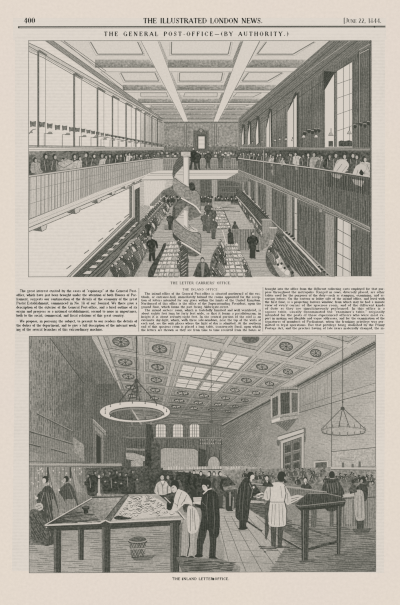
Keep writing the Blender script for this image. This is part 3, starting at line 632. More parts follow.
# counters on the left of the ground floor
i = Ink()
i.fill([(67, 276.8), (131, 214), (138, 207), (143, 205), (150, 206), (150, 232), (108, 276.8)], .30, 'd')
i.fill([(73, 276.8), (133.5, 218.5), (140, 218), (84, 276.8)], .78, 'd')
i.fill([(84, 276.8), (140, 220), (149, 220), (149, 231), (106, 276.8)], .64, 'd')
i.hatch([(84, 276.8), (140, 220), (149, 220), (149, 231), (106, 276.8)], -44, 3.0, .9, .9, .3, .08, 12)
i.lines([[(67, 276.8), (131, 214.5)], [(69.6, 276.8), (133, 215)], [(72.8, 276.8), (133.6, 217.6)]], .6, .7)
i.line([(71.2, 276.8), (133, 216.4)], 1.1, .08)
for k in range(9):
    u = k/9; x, y = 87+u*52, 272.5-u*52; s = 1-.5*u
    i.fill([(x-4*s, y+1.5*s), (x, y-1.6*s), (x+5*s, y-1*s), (x+3*s, y+1.4*s)], .12, 's'); i.line([(x-4*s, y+1.7*s), (x+3.5*s, y+1.7*s)], .5, .9)
sub(i, 'sorting_counter', 'long slanting sorting counter on the left')
i = Ink()
for x, y in ((69, 267), (86.8, 251.6), (101, 239.4), (111.5, 229.6), (119, 222.6), (127, 215.6)): i.line([(x-2.6, y+2), (x+2.2, y-1.6)], .8, .6, 'm')
sub(i, 'wall_label', 'small printed slips along the left wall')
i = Ink()
i.fill([(129.8, 186.5), (132.2, 185), (132.2, 217), (129.8, 219)], .62, 'v'); i.line([(129.8, 186.4), (129.8, 218)], .6, .85)
i.fill([(132.2, 185), (140, 181.5), (140, 190), (134.6, 191), (134.6, 217), (132.2, 217)], .1, 's'); i.fill([(134.6, 190), (139.8, 187), (139.8, 222), (134.6, 222)], .78, 'v'); i.line([(133.6, 186), (133.6, 217)], .4, .6)
i.line([(128, 187.4), (142, 181)], .7, .66)
sub(i, 'doorway', 'doorway pier under the left gallery')
# farther counter on the left
i = Ink()
i.fill([(139, 222), (160, 199.6), (172, 190), (176, 196), (172, 204), (152, 226), (146, 232)], .66, 'd')
i.line([(139.6, 221), (164, 196)], .6, .3); i.line([(147.5, 220), (167, 198.5)], .7, .22)
i.hatch([(141, 222), (161, 200), (166, 199), (147, 221)], 45, 2.2, .7, .92, .3, .2, 5)
for k in range(16): u = R.random(); i.ell(142+u*24+R.uniform(-1, 3), 218-u*24+R.uniform(-2, 2), .8, .6, .14, 's', n=6)
sub(i, 'sorting_counter', 'farther sorting counter on the left')
def crowd_line(a, b, n, s0, s1, seed, coats=(.55, .86), pale=.2, far=None):
    rr = random.Random(seed); many = Ink()
    order = sorted(range(n), key=lambda k: -k)
    for k in order:
        u = k/(n-1); x, y = lerp(a, b, u); s = s0+(s1-s0)*u
        x += rr.uniform(-.4, .4)*s; y += rr.uniform(-.3, .3)*s
        i = many if far else Ink(); c = rr.uniform(*coats)
        i.fill(blob([(x-.5*s, y+.4*s), (x+.2*s, y+.3*s), (x+1.1*s, y+1.0*s), (x+1.9*s, y+2.6*s), (x+2.1*s, y+4.0*s), (x+.9*s, y+4.1*s), (x-.2*s, y+2.2*s), (x-.8*s, y+1.2*s)], 3), c, 'd')
        i.line([(x+.9*s, y+1.1*s), (x+1.5*s, y+2.3*s), (x+1.4*s, y+3.4*s)], .5, .2 if rr.random() < .7 else .9)
        if rr.random() < pale: i.fill(blob([(x+.1*s, y+.8*s), (x+.8*s, y+1*s), (x+1.5*s, y+2.6*s), (x+.9*s, y+2.6*s)], 3), .14, 's')
        i.ell(x, y, .42*s, .5*s, .92, 's', n=8); i.ell(x-.16*s, y+.08*s, .26*s, .32*s, .18, 's', n=7)
        if not far: sub(i, 'person')
    if far: sub(many, 'crowd', far, kind='stuff')
i = Ink(); i.fill([(104, 276.8), (130, 240), (150, 233), (156, 250), (136, 276.8)], .36, 'm'); i.fill([(112, 276.8), (132, 244), (147, 238), (150, 246), (134, 276.8)], .74, 'm'); sub(i, 'crowd', 'shadowed mass of clerks at the left counter', kind='stuff')
crowd_line((114.5, 266), (144, 231.5), 11, 3.8, 2.9, 11, pale=.4)
crowd_line((121, 268), (147, 238), 8, 3.2, 2.6, 13, pale=.2, far='second rank of clerks at the left counter')
crowd_line((148, 226), (170, 198.5), 13, 2.5, 1.5, 12, pale=.3, far='tiny clerks lined along the farther left counter')
# far end tables and heads under the gallery
i = Ink()
for k in range(22): x = 164+k*3.4; i.ell(x+R.uniform(-1, 1), 197.5+R.uniform(-1.5, 1.5), 1.1, 1.4, .92, 's', n=7); i.ell(x+R.uniform(-1, 1), 200.5, 1.6, 2.4, .86, 'm', n=7); i.ell(x+R.uniform(-.8, .8), 198+R.uniform(-1.5, 1), .6, .7, .16, 's', n=6)
sub(i, 'crowd', 'far clerks at work under the end gallery', kind='stuff')
# spiral staircase
i = Ink()
i.fill([(185, 152), (196, 156), (198, 168), (196, 200), (198, 215), (183, 222), (172, 214), (174, 182), (176, 165)], .0, 's') if False else None
i.fill([(183.3, 155), (189, 155), (189, 186.4), (183.3, 184)], .06, 's'); i.line([(188.2, 156), (188.2, 185)], .8, .3); i.line([(183.3, 155), (183.3, 184)], .5, .7); i.line([(189, 155), (189, 186)], .5, .66)
i.fill([(183.6, 210), (187.6, 211), (188.2, 228.5), (184, 225)], .08, 's'); i.line([(187, 211), (187.6, 228)], .7, .3)
i.rect(181, 151.8, 190.4, 156.6, .2, 'm'); i.line([(181, 157), (190.5, 157)], .6, .8)
stair_post = i
i = Ink()
# upper flight, its shaded turns and the pale soffit edges
i.fill(blob([(176, 160.6), (182.8, 156), (183, 166), (179, 170.6), (175.4, 174.4), (173.4, 178.6), (172.6, 172)], 4), .72, 'd')
i.fill([(175.6, 174), (182.6, 166.4), (183.3, 166.4), (183.3, 183.4), (175.4, 176.4)], .12, 's'); i.lines([[(176.5, 174.8), (183.3, 174.8)], [(178, 172), (183.3, 172)], [(180.4, 169), (183.3, 169)]], .4, .6)
i.fill(blob([(173.2, 178), (178, 179), (185, 184), (190, 187.6), (196, 191), (199.8, 195), (200.4, 212), (194, 205.4), (182.6, 198.4), (175, 192), (173, 186)], 4), .44, 'm')
i.line(spline([(174.6, 176.4), (180, 181), (188.4, 186.6)]), .8, .14); i.line(spline([(174.4, 178), (182, 183.4), (190, 188), (197, 191.4), (200, 196)]), .5, .8); i.line([(199.9, 195), (200.4, 211)], .5, .75)
i.ring(188.5, 195, 4.4, 4.6, .4, .7); i.fill(blob([(189, 184), (192.4, 182.4), (195, 186), (194.6, 190.6), (190, 190)], 3), .88, 'm')
i.fill(blob([(183, 199.4), (189, 203.6), (196, 208.4), (200.4, 213.4), (199.6, 216), (193.6, 218.6), (188.4, 220), (188.4, 206)], 3), .6, 'm')
i.fill(blob([(174.4, 204.6), (179, 201), (183.6, 199.8), (188, 204), (183, 209), (178.6, 215), (174.6, 220.6), (172.6, 218), (172.6, 210)], 4), .66, 'm')
i.fill(blob([(172.4, 212), (174, 206), (175.4, 210), (175, 222), (174.6, 234), (172.6, 232)], 3), .8, 'd')
i.line(spline([(181, 198), (189, 202.4), (196, 206.8), (200.6, 213)]), 1.3, .04)
i.line(spline([(181, 199.2), (189, 203.7), (196, 208.2)]), .45, .9)
i.fill([(175.6, 219.4), (183, 212.4), (183.8, 213), (184, 227), (190, 230.6), (191, 226), (197.4, 229.4), (198, 232.6), (192, 234), (184, 227.6)], .14, 's')
i.lines([[(178, 217.8), (184, 217.8)], [(180, 215.4), (184, 215.4)], [(188, 224), (194, 230)], [(186, 226), (196, 230.6)]], .4, .6)
i.fill(blob([(173.4, 220), (178, 222), (185, 228.6), (192, 232.4), (200.4, 234.6), (200.6, 253.4), (192, 248.4), (183, 243), (177, 239.6), (173.2, 234)], 3), .44, 'm')
i.hatch([(174, 221), (178, 223), (190, 232), (200, 235.4), (200, 252), (190, 247), (175, 237)], 30, 2.2, .4, .68, .3, .3, 4)
i.fill(blob([(173, 232), (175, 235), (183, 242), (182, 243.6), (177, 241.4), (173, 236.6)], 3), .86, 's')
i.fill([(183, 244.5), (200, 254.6), (196, 256.6), (190, 256.4), (184.6, 251)], .7, 'm')
i.line(spline([(174.4, 219.8), (184.6, 228.4), (192, 232.2), (200.4, 234.6), (200.5, 254)]), .6, .82)
i.line(spline([(180, 241.6), (190, 247.2), (200.6, 254.4)]), 1.4, .04); i.line([(181, 240.8), (200.4, 252.4)], .45, .85)
st = sub(i, 'spiral_staircase', 'tall spiral staircase winding round a white post')
sub(stair_post, 'staircase_post', 'white post in the middle of the spiral staircase')
i = Ink(); i.fill([(183.6, 211), (187.8, 211), (188.4, 228.8), (184, 225)], .06, 's'); i.line([(187, 211), (187.8, 228)], .7, .3); sub(i, 'staircase_post', 'lower white length of the staircase post')

# letter desks on the ground floor
def desk(q, rows_, cols_, label, base=.42, seed=1):
    rr = random.Random(seed); i = Ink(); i.fill(q, base, 'm'); a, b, c, d = q
    for r in range(rows_):
        for k in range(cols_):
            u0, u1 = (k+.12)/cols_, (k+.88)/cols_; v0, v1 = (r+.1)/rows_, (r+.72)/rows_
            P = lambda u, v: lerp(lerp(a, b, u), lerp(d, c, u), v)
            o = rr.uniform(-.12, .12)/cols_
            i.fill([P(u0+o, v0), P(u1+o, v0+rr.uniform(-.02, .02)), P(u1, v1), P(u0, v1)], rr.choice((.04, .08, .22, .1)), 's')
            i.line([P(u0, v1+.04), P(u1, v1+.04)], .5, .9)
            if rr.random() < .5: i.line([P((u0+u1)/2, v0), P((u0+u1)/2+.03, v1)], .45, .7)
    sub(i, 'sorting_desk', label)
desk([(168, 241.5), (180, 240.5), (179, 276.8), (152, 276.8)], 9, 5, 'near left sorting desk heaped with letters', .46, 3)
desk([(222.6, 243), (238, 243), (250.5, 276.6), (224, 276.6)], 9, 4, 'near right sorting desk heaped with letters', .46, 4)
desk([(213.4, 205), (223.5, 206.6), (231, 228), (217, 229)], 8, 4, 'far sorting desk heaped with letters behind the fence', .42, 5)
i = Ink(); i.fill([(222, 204), (240, 205), (252, 229), (231.6, 228.6), (224, 210)], .28, 'h'); i.line([(214, 210), (240, 211.4)], .7, .8); i.line([(224, 211), (231, 227)], .7, .85); i.rect(213, 201.5, 231, 207, .34, 'm'); i.line([(222, 207.4), (236, 208)], .6, .8); sub(i, 'table', 'pale long table at the far end')
# clerks round the near desks
crowd_line((183.5, 250), (179.5, 240), 3, 3.2, 2.4, 21)
for a, b, n, s0, s1, sd in (((178.5, 263), (180.5, 246), 5, 3.0, 2.2, 23), ((216.5, 262), (219.5, 241), 5, 3.4, 2.6, 22)): crowd_line(a, b, n, s0, s1, sd)
i = Ink(); i.fill(blob([(221, 244), (223, 252), (224.5, 277), (211, 277), (210.6, 262), (215, 250)], 3), .68, 'm'); i.hatch([(213, 255), (221, 246), (223, 276), (212, 276)], 60, 2.0, .9, .95, .3, .4, 3); i.hatch([(213, 255), (221, 246), (223, 276), (212, 276)], 55, 2.8, .7, .18, .3, .6, 2.5); sub(i, 'crowd', 'dark huddle of clerks left of the near right desk', kind='stuff')
crowd_line((246.5, 270), (243, 258), 3, 3.0, 2.4, 24)
crowd_line((220, 262), (221, 246), 3, 3, 2.6, 25)
i = Ink()
i.fill(blob([(148, 277), (150, 268), (160, 252), (163.5, 244), (166, 245), (158, 264), (153, 277)], 3), .85, 'm'); sub(i, 'crowd', 'clerks seated along the left side of the near left desk', kind='stuff')
i = Ink(); i.fill([(183, 246), (188, 250), (188.4, 276.8), (180, 276.8), (180.6, 250)], .8, 'd'); i.hatch([(181, 250), (187, 252), (187.6, 276), (181, 276)], -35, 2.6, .6, .25, .3, .3, 3); sub(i, 'crowd', 'clerks seated along the right side of the near left desk', kind='stuff')
# standing clerks
for x, y0, y1, c, f, st_, a in ((152, 235.5, 261.5, .9, 1, .1, 2), (166, 214.8, 229.8, .32, 0, .07, 0), (170, 213, 230, .85, 0, .06, 0), (208.6, 202, 222, .78, 0, .05, 0), (212, 207, 229, .74, 0, .06, 0), (204.8, 212, 231, .72, 1, .08, 0), (213.4, 218, 239, .72, 0, .05, 0), (208.4, 214, 233, .66, 0, .05, 0), (252.5, 231.5, 258.5, .88, 0, .07, 1), (257.6, 233, 252, .9, 0, .05, 0), (148, 222, 236, .92, 1, .06, 0)):
    i = Ink(); person_small(i, x, y0, y1, c, min(.95, c+.05) if c > .4 else .5, f, 0, st_, arm=a); sub(i, 'person')
i = Ink(); i.fill(blob([(195, 277), (197, 266), (199.5, 262.5), (205.5, 262.5), (208.6, 267), (210, 277)], 3), .82, 'm'); i.fill([(200.6, 262.8), (204.8, 262.8), (203.6, 276.6), (201.6, 276.6)], .5, 'v'); i.ell(202.4, 260, 2.0, 3.0, .9, 's'); i.ell(202.5, 260.4, 1.4, 2.0, .24, 's'); i.line([(197, 268), (193.6, 276)], 1.4, .8); i.line([(208, 268), (209.5, 276)], 1.4, .85)
sub(i, 'person', 'clerk facing the reader at the foot of the engraving')
# picket fence between the halves of the floor
i = Ink(); i.fill([(228, 229.4), (263, 228.6), (263, 249), (240, 249), (238, 244)], .5, 'v'); i.rect(238, 231, 248, 250, .46, 'v'); i.rect(256, 230, 263, 250, .46, 'v')
for k in range(13): i.line([(230+k*2.6, 229.4), (230+k*2.6, 244 if k < 4 else 250)], .6, .75)
i.line([(228, 229), (263, 228.4)], .8, .24)
i.line([(222.4, 230), (226.4, 244)], 1.2, .1)
sub(i, 'picket_fence', 'pale picket fence across the middle of the floor')
i = Ink(); person_small(i, 252.5, 231.5, 258.5, .9, .92, 1, 0, .06, arm=1); i.fill([(249, 238), (256, 237), (254, 247), (249.6, 246)], .92, 'm'); sub(i, 'person', 'clerk in dark coat standing before the picket fence')
i = Ink(); i.fill([(231.6, 229), (233, 224.6), (236.8, 224.6), (239, 229)], .84, 'm'); i.ell(234.8, 223, 1.4, 1.8, .85, 's'); sub(i, 'person', 'clerk seated at the pale far table')
i = Ink(); i.fill([(227.5, 234), (230, 231.4), (233, 233.6), (234, 244), (228, 244)], .9, 'm'); i.ell(229.6, 230.4, 1.5, 1.8, .88, 's'); sub(i, 'person')

# partitions and counter on the right
i = Ink()
i.fill([(236.5, 189), (243, 191), (270.4, 219.4), (262.4, 220), (262.4, 234), (258, 229.6), (236.5, 197)], .78, 'd')
i.line([(235.8, 196), (246, 207), (261.4, 225.6)], .9, .24); i.line([(243, 191), (256, 204), (270.6, 218.4)], .7, .25); i.line([(242, 192.2), (268.6, 220)], .7, .95)
for k in range(12): u = k/12+R.uniform(-.02, .02); i.ell(244.5+u*25, 191.5+u*26, .8, .7, R.choice((.12, .95)), 's', n=6)
sub(i, 'partition', 'dark partition falling toward the reader on the right')
crowd_line((238.5, 201), (259, 228), 9, 1.6, 2.4, 31, pale=.5, far='tiny clerks lined along the dark right partition')
i = Ink(); i.fill([(262, 219.6), (270.6, 218.6), (270.6, 233), (262, 234)], .44, 'v'); i.rect(261.5, 218.8, 271, 220.4, .3, 's'); i.fill([(263, 234), (271, 232), (268, 246), (262, 250)], .52, 'm'); i.fill([(269.6, 227), (277.6, 227), (277, 240), (270, 240)], .46, 'v'); i.rect(269.4, 227.2, 277.6, 228.4, .1, 's'); sub(i, 'pedestal', 'two pale square pedestals by the right partition')
i = Ink()
i.fill([(270.6, 219), (284, 232), (321, 270), (321, 276.4), (301, 276.4), (272, 246), (276, 234), (278, 229)], .66, 'd')
i.fill([(276, 233), (283, 234), (318, 272), (314, 276.4), (301, 276.4), (271.6, 246)], .8, 'b'); i.hatch([(276, 234), (284, 236), (316, 271), (312, 276), (301, 276), (272, 246)], 60, 2.4, .5, .4, .3, .15, 6)
i.line([(270.6, 219.4), (284.6, 232.6), (320, 268)], .8, .3); i.line([(283.6, 232), (294, 242.4), (306, 255), (321, 271.8)], 1.5, .1); i.line([(286, 236.6), (319.6, 272.6)], .6, .95); i.line([(283, 236.6), (316.6, 273)], .6, .3)
for x, y in ((286.6, 232.6), (289, 234), (291.6, 236), (293.8, 238.6), (319, 266.6), (322, 268.8), (325, 271.4), (327.6, 274)): i.ell(x, y, 1.5, 1.2, .95, 's', n=8); i.ell(x-.8, y-1.0, .7, .5, .2, 's', n=6)
i.line([(294, 239.6), (318, 263.4), (331, 276)], 1.5, .34)
sub(i, 'sorting_counter', 'long sorting counter with panelled front on the right')
i = Ink(); i.fill(blob([(266, 254), (270, 245.6), (276, 247), (284, 256), (294, 276.6), (276, 276.6), (267, 266)], 3), .74, 'm'); sub(i, 'crowd', 'shadow round the desk at the right counter', kind='stuff')
i = Ink(); i.fill(blob([(270, 258), (273.5, 251), (278, 253), (286, 266), (291, 276.6), (280, 276.6)], 3), .3, 'm')
for x, y, r in ((272.4, 257.6, 2.0), (276, 261.6, 2.4), (275, 254, 1.6), (280, 266, 2.2), (278.6, 258, 1.6), (287, 272.5, 2.6), (283, 270, 1.8)): i.fill(blob([(x-r, y+r*.4), (x-.2*r, y-r), (x+r, y-.5*r), (x+.6*r, y+r)], 3), .07, 's')
for x, y in ((271.6, 254), (277.6, 257), (274, 259.8), (281.5, 263.6), (278, 264.6), (288.4, 266.4), (292.6, 272.6), (284.6, 268)): i.ell(x, y, 1.3, 1.4, .92, 's', n=8)
sub(i, 'letter_heap', 'bright heap of letters at the foot of the right counter')
crowd_line((268.5, 250), (271.5, 246), 2, 3.4, 3.0, 33)
i = Ink(); i.fill([(370, 40.4), (371.4, 40.4), (371.4, 276.4), (370, 276.4)], .7, 'v'); sub(i, 'border_line', 'dark right-hand edge of the upper engraving')
# ---------------------------------------------------------------- second engraving: the letter office with its ring chandeliers
ZC[0] = 8e-6; CLIP = (28.8, 334.8, 376, 573.2)
i = Ink()
i.fill([(29, 336.2), (375.8, 334.9), (375.8, 571.6), (29, 573)], .45, 'm')
i.line([(29, 336.4), (160, 335.3), (376, 335)], .7, .75); i.line([(29.2, 336), (29.2, 573)], .6, .7); i.line([(29, 572.8), (376, 571.4)], .9, .72); i.line([(375.6, 335), (375.6, 571.6)], .7, .7)
E = i.build('engraving', page, 'lower engraving of a letter office with long tables under ring chandeliers')

# ceiling: receding coffers, rosettes and a skylight
VX, VY = 147.4, 465.0
def cp(m, q):
    """a point of the ceiling: m = across, q = depth (1/distance below the eye line)"""
    d = 1/q; y = VY-d/(1+.0015*d*m); return (VX+m*(VY-y), y)
QT, QB = .0052, .0243
def clip_top(p, q_, n=8): return p
i = Ink()
i.grad([(91, 336.2), (375.4, 335.2), (375.4, 342), (300, 384)], (.24, .27, .30, .30), 'm', 8, 5, .03)
i.fill([(91, 336.2), (375.4, 335.2), (375.4, 342), (222, 425), (140, 425), (115, 392)], .23, 'p')
i.grad([(113, 388), (290, 388), (222, 425), (139, 425)], (.30, .32, .58, .56), 'h', 8, 8, .05)
def quad(m0, m1, q0, q1): return [cp(m0, q0), cp(m1, q0), cp(m1, q1), cp(m0, q1)]
def inside(pts): return all(y > 336.4 and x < 375 for x, y in pts)
def cliptop(pts, ytop=336.4):
    out = []
    for k in range(len(pts)):
        p, q = pts[k-1], pts[k]
        if (p[1] < ytop) != (q[1] < ytop):
            u = (ytop-p[1])/(q[1]-p[1]); out.append((p[0]+(q[0]-p[0])*u, ytop))
        if q[1] >= ytop: out.append(q)
    return out
ROWS = [.00508, .00668, .00845, .01005, .01161, .0132, .0148, .0164, .0180, .0196]
COLS = [(-.215, .125), (.105, .125), (.495, .16), (.815, .15), (1.17, .135), (1.505, .125)]
medal = []; sky = []
def seg(p, q, w, t):
    c = [p, q]
    if p[1] < 336.4 and q[1] < 336.4: return
    if p[1] < 336.4 or q[1] < 336.4:
        u = (336.4-p[1])/(q[1]-p[1]); x = (p[0]+(q[0]-p[0])*u, 336.4); c = [x, q] if p[1] < 336.4 else [p, x]
    i.line(c, w, t)
for r, q in enumerate(ROWS):
    for k, (m, hw) in enumerate(COLS):
        if r == 0 and k < 4: continue
        far = min(1, r/7.0); hq = .00060
        is_sky = k in (2, 3) and 2 <= r <= 4
        f = cliptop(quad(m-hw, m+hw, q-hq, q+hq))
        if len(f) < 3: continue
        if is_sky:
            sky.append((m, hw, q, hq)); continue
        t0 = .26+.28*far
        i.fill(f, t0+.02, 'm')
        F = quad(m-hw, m+hw, q-hq, q+hq); inn = quad(m-hw*.74, m+hw*.74, q-hq*.66, q+hq*.66)
        for A, B, w, t in ((0, 1, .5, .6), (1, 2, .6, .72), (2, 3, .7, .78), (3, 0, .5, .62)): seg(F[A], F[B], w*(1-.45*far), t)
        g_ = cliptop(inn)
        if len(g_) > 2: i.fill(g_, t0-.06, 'p')
        for A, B in ((0, 1), (1, 2), (2, 3), (3, 0)): seg(inn[A], inn[B], .5*(1-.4*far), .66)
        medal.append((m, hw, q, hq, far, r))
for m in (-.405, -.06, .295, .655, .985, 1.335, 1.67):
    a, b = cp(m-.022, QT), cp(m+.022, QT); c, d = cp(m+.016, .0215), cp(m-.016, .0215)
    for u in range(8):
        z0, z1 = u/8, (u+1)/8; f = cliptop([lerp(a, d, z0), lerp(b, c, z0), lerp(b, c, z1), lerp(a, d, z1)])
        if len(f) > 2: i.fill(f, .17+.34*((u/7)**2), 'p')
    s1 = lerp(a, d, .02); s2 = lerp(b, c, .02); seg(s1, d, .45, .6); seg(s2, c, .45, .6)
for k in range(len(ROWS)-1):
    q = (ROWS[k]+ROWS[k+1])/2
    a, b = cp(-.40, q), cp(1.72, q)
    P_ = [cp(-.40+2.12*u/14, q-.00009) for u in range(15)]+[cp(-.40+2.12*u/14, q+.00009) for u in range(14, -1, -1)]
    P_ = cliptop(P_)
    if len(P_) > 2: i.fill(P_, .19+.05*k, 'p'); i.line(cliptop(P_[:15]) if P_[0][1] > 336.4 and P_[14][1] > 336.4 else P_[14:16], .35, .6)
i.fill([(91, 336.4), (97, 336.4), (120.5, 392), (143, 425), (139.6, 425), (115, 392)], .24, 'b'); i.lines([[(97.5, 336.4), (121, 392)], [(103.5, 336.4), (125, 392)], [(91, 336.4), (115, 392), (139.6, 425)]], .6, .66)
i.hatch([(150, 405), (252, 405), (222, 424), (150, 424)], 4, 1.7, .5, .74, .3, .25, 6)
sub(i, 'ceiling', 'coffered ceiling running back to the dark end wall')
for m, hw, q, hq, far, r in medal:
    c = cp(m, q); e = cp(m+hw*.56, q); s_ = cp(m, q+hq*.56)
    if c[1]-abs(s_[1]-c[1]) < 337: 
        if c[1] < 334: continue
    rx = abs(e[0]-c[0]); ry = max(.9, abs(s_[1]-c[1]))
    if rx < 1.6 or r > 7: continue
    i = Ink(); rot = math.degrees(math.atan2(e[1]-c[1], e[0]-c[0]))
    if c[1]-ry < 336.6:
        i.fill(cliptop([(c[0]+rx*math.cos(a*.3142), c[1]+ry*math.sin(a*.3142)) for a in range(20)], 336.6), .66, 'm')
    else:
        i.ell(c[0], c[1], rx, ry, .60+.12*far, 'm', rot, 20); i.line([(c[0]+rx*.95*math.cos(a_)*math.cos(math.radians(rot))-ry*.95*math.sin(a_)*math.sin(math.radians(rot)), c[1]+rx*.95*math.cos(a_)*math.sin(math.radians(rot))+ry*.95*math.sin(a_)*math.cos(math.radians(rot))) for a_ in [k*math.pi/12 for k in range(25)]], .6, .9)
        for a in range(8 if rx > 4 else 5):
            an = a*math.pi*2/(8 if rx > 4 else 5)+.3; i.line([(c[0]+rx*.2*math.cos(an), c[1]+ry*.2*math.sin(an)), (c[0]+rx*.75*math.cos(an), c[1]+ry*.75*math.sin(an))], [.4, .9], .3 if rx > 4 else .42)
        i.ell(c[0], c[1], rx*.2, ry*.2, .85, 's', n=8)
    sub(i, 'ceiling_rosette')
for m, hw, q, hq in sky:
    i = Ink(); i.fill(quad(m-hw, m+hw, q-hq*1.12, q+hq*1.12), .42, 'm'); i.fill(quad(m-hw*.86, m+hw*.86, q-hq*.96, q+hq*.96), .07, 'p')
    i.line([cp(m, q-hq*.95), cp(m, q+hq*.95)], .8, .55); i.line([cp(m-hw*.85, q), cp(m+hw*.85, q)], .8, .55)
    for e in (-.45, .45): i.line([cp(m-hw*.85, q+e*hq), cp(m+hw*.85, q+e*hq)], .3, .3)
    F = quad(m-hw, m+hw, q-hq*1.1, q+hq*1.1); i.line([F[1], F[2]], .6, .7); i.line([F[3], F[2]], .6, .7)
    sub(i, 'skylight')

# left walls
i = Ink()
i.grad([(29.4, 336.6), (92, 336.4), (92, 400), (29.4, 400)], (.42, .52, .76, .44), 'v', 10, 10, .05)
i.grad([(29.4, 400), (92, 400), (92, 470), (29.4, 470)], (.44, .76, .6, .42), 'v', 10, 10, .05)
i.grad([(50, 336.4), (91, 336.4), (140, 425), (84, 384)], (.54, .58, .70, .68), 'v', 8, 8, .05)
i.hatch([(29.4, 340), (50, 340), (84, 386), (84, 440), (29.4, 440)], 90, 2.2, .6, .74, .5, .45, 3)
i.line([(50, 338), (84, 383.5)], .8, .82); i.line([(63, 341), (76, 360)], .6, .72); i.line([(84, 383), (84, 462)], .8, .78)
i.fill([(29.4, 430.6), (74, 443), (86, 447), (86, 462), (29.4, 452)], .52, 'v')
for a, b in (((37.5, 414), (73, 432)), ((29.4, 431.5), (74, 444.5)), ((29.4, 444), (41, 447)), ((51, 449), (67, 453.5))): i.line([a, b], 1.3, .76, 'm'); i.line([(a[0], a[1]-.9), (b[0], b[1]-.9)], .4, .3)
i.fill([(73, 437), (86, 446), (84, 460), (74, 452)], .42, 'm')
sub(i, 'wall', 'dark shaded wall on the left')
i = Ink()
i.grad([(84, 384), (116, 384), (126, 470), (84, 470)], (.66, .72, .68, .66), 'v', 6, 8, .05)
i.fill([(115, 392), (141, 425), (127, 425), (127, 470), (116, 470)], .68, 'v'); i.line([(112, 412), (126, 432)], .5, .8); i.line([(126, 422), (126, 470)], .6, .85)
sub(i, 'wall', 'dark end of the left wall beside the doorway')
i = Ink()
i.fill([(92.6, 417), (106, 431), (106, 436), (103.6, 434), (103.6, 470), (93.6, 470), (93.6, 427)], .46, 'v'); i.line([(91.6, 417), (107, 433)], 1.0, .85); i.line([(93, 419), (106, 432)], .6, .25); i.line([(93, 423.5), (104, 434)], .6, .8)
i.fill([(95, 430), (101.8, 435.6), (101.8, 470), (95, 468)], .6, 'v'); i.fill([(96.4, 434), (100.8, 437.6), (100.8, 470), (96.4, 470)], .9, 's')
i.line([(94.4, 428), (94.4, 470)], .5, .8); i.line([(103, 434), (103, 470)], .5, .8)
sub(i, 'doorway', 'dark framed doorway in the left wall')

# end wall
i = Ink()
i.grad([(125, 424.6), (223, 424.6), (238, 482), (122, 482)], (.70, .64, .66, .74), 'v', 10, 6, .05)
i.fill([(125.6, 424), (223, 424), (223, 427), (125.6, 427)], .66, 'h')
i.line([(126, 437.8), (222, 437.8)], .6, .42); i.line([(126, 439), (222, 439)], .6, .82)
i.hatch([(126, 440), (222, 440), (226, 470), (126, 470)], 90, 2.6, .7, .86, .4, .3, 6)
for y in (439.8, 443.2):
    for k in range(11): i.ell(200.5+k*2.2, y+R.uniform(-.3, .3), .55, .7, .3, 's', n=6)
i.fill([(126, 448), (150, 449), (150, 451), (126, 450)], .5, 'm'); 
i.fill([(146, 424), (152, 424), (158, 470), (146, 470)], .84, 'v'); i.fill([(152, 440), (160, 444), (159.6, 470), (150, 472)], .78, 'm')
i.fill([(198.6, 448), (206, 450), (206, 470), (198.6, 470)], .84, 'v')
sub(i, 'wall', 'dark end wall of the letter office')
for x0, x1, lb in ((156, 165.6, 'left of the three arched windows in the end wall'), (173.2, 182.8, 'middle of the three arched windows in the end wall'), (189.8, 199.2, 'right of the three arched windows in the end wall')):
    i = Ink(); i.fill([(x0, 426), (x0+1.4, 424.4), (x1-1.4, 424.4), (x1, 426), (x1, 436.8), (x0, 436.8)], .06, 's')
    w_ = (x1-x0)
    for u in (.28, .5, .73): i.line([(x0+w_*u, 424.4), (x0+w_*u, 436.8)], .6, .6)
    for y in (428, 430.8, 434): i.line([(x0, y), (x1, y)], .5, .55)
    i.line([(x0-.4, 437.2), (x1+.4, 437.2)], .6, .5); sub(i, 'window', lb)
for pts, lb, t in (([(160.4, 470), (160.4, 449.4), (164, 447.6), (194, 448.4), (198.4, 451), (198.4, 469)], 'broad pale arched opening in the end wall', .34), ([(207.6, 468.6), (207.8, 461), (210.6, 457), (214, 456), (217.6, 457.6), (219.8, 462), (220, 468.6)], 'small pale arched opening in the end wall', .3), ([(231, 466), (231.4, 461), (233.6, 456.6), (237, 460), (238.6, 466)], 'pale niche at the far right of the end wall', .32)):
    i = Ink(); i.fill(pts, t, 'v'); i.line(pts, .7, .82); sub(i, 'archway', lb)
i = Ink(); i.fill([(126, 452.6), (134, 453), (145, 456.4), (145, 461), (136, 461), (126, 459)], .34, 'm'); i.fill([(131, 461), (143, 461), (143, 473), (131, 473)], .36, 'd'); i.fill([(136, 462), (143, 468), (143, 472), (136, 470)], .24, 's'); sub(i, 'shelf', 'pale boxy shelf by the left end wall')
i = Ink(); i.fill(blob([(146, 455), (149, 452), (151, 456), (151.6, 464), (149, 472), (146, 470), (145, 461)], 3), .92, 'm'); i.ell(146.6, 449.6, 1.8, 2.6, .85, 'm'); sub(i, 'statue', 'dark draped figure beside the broad arch')

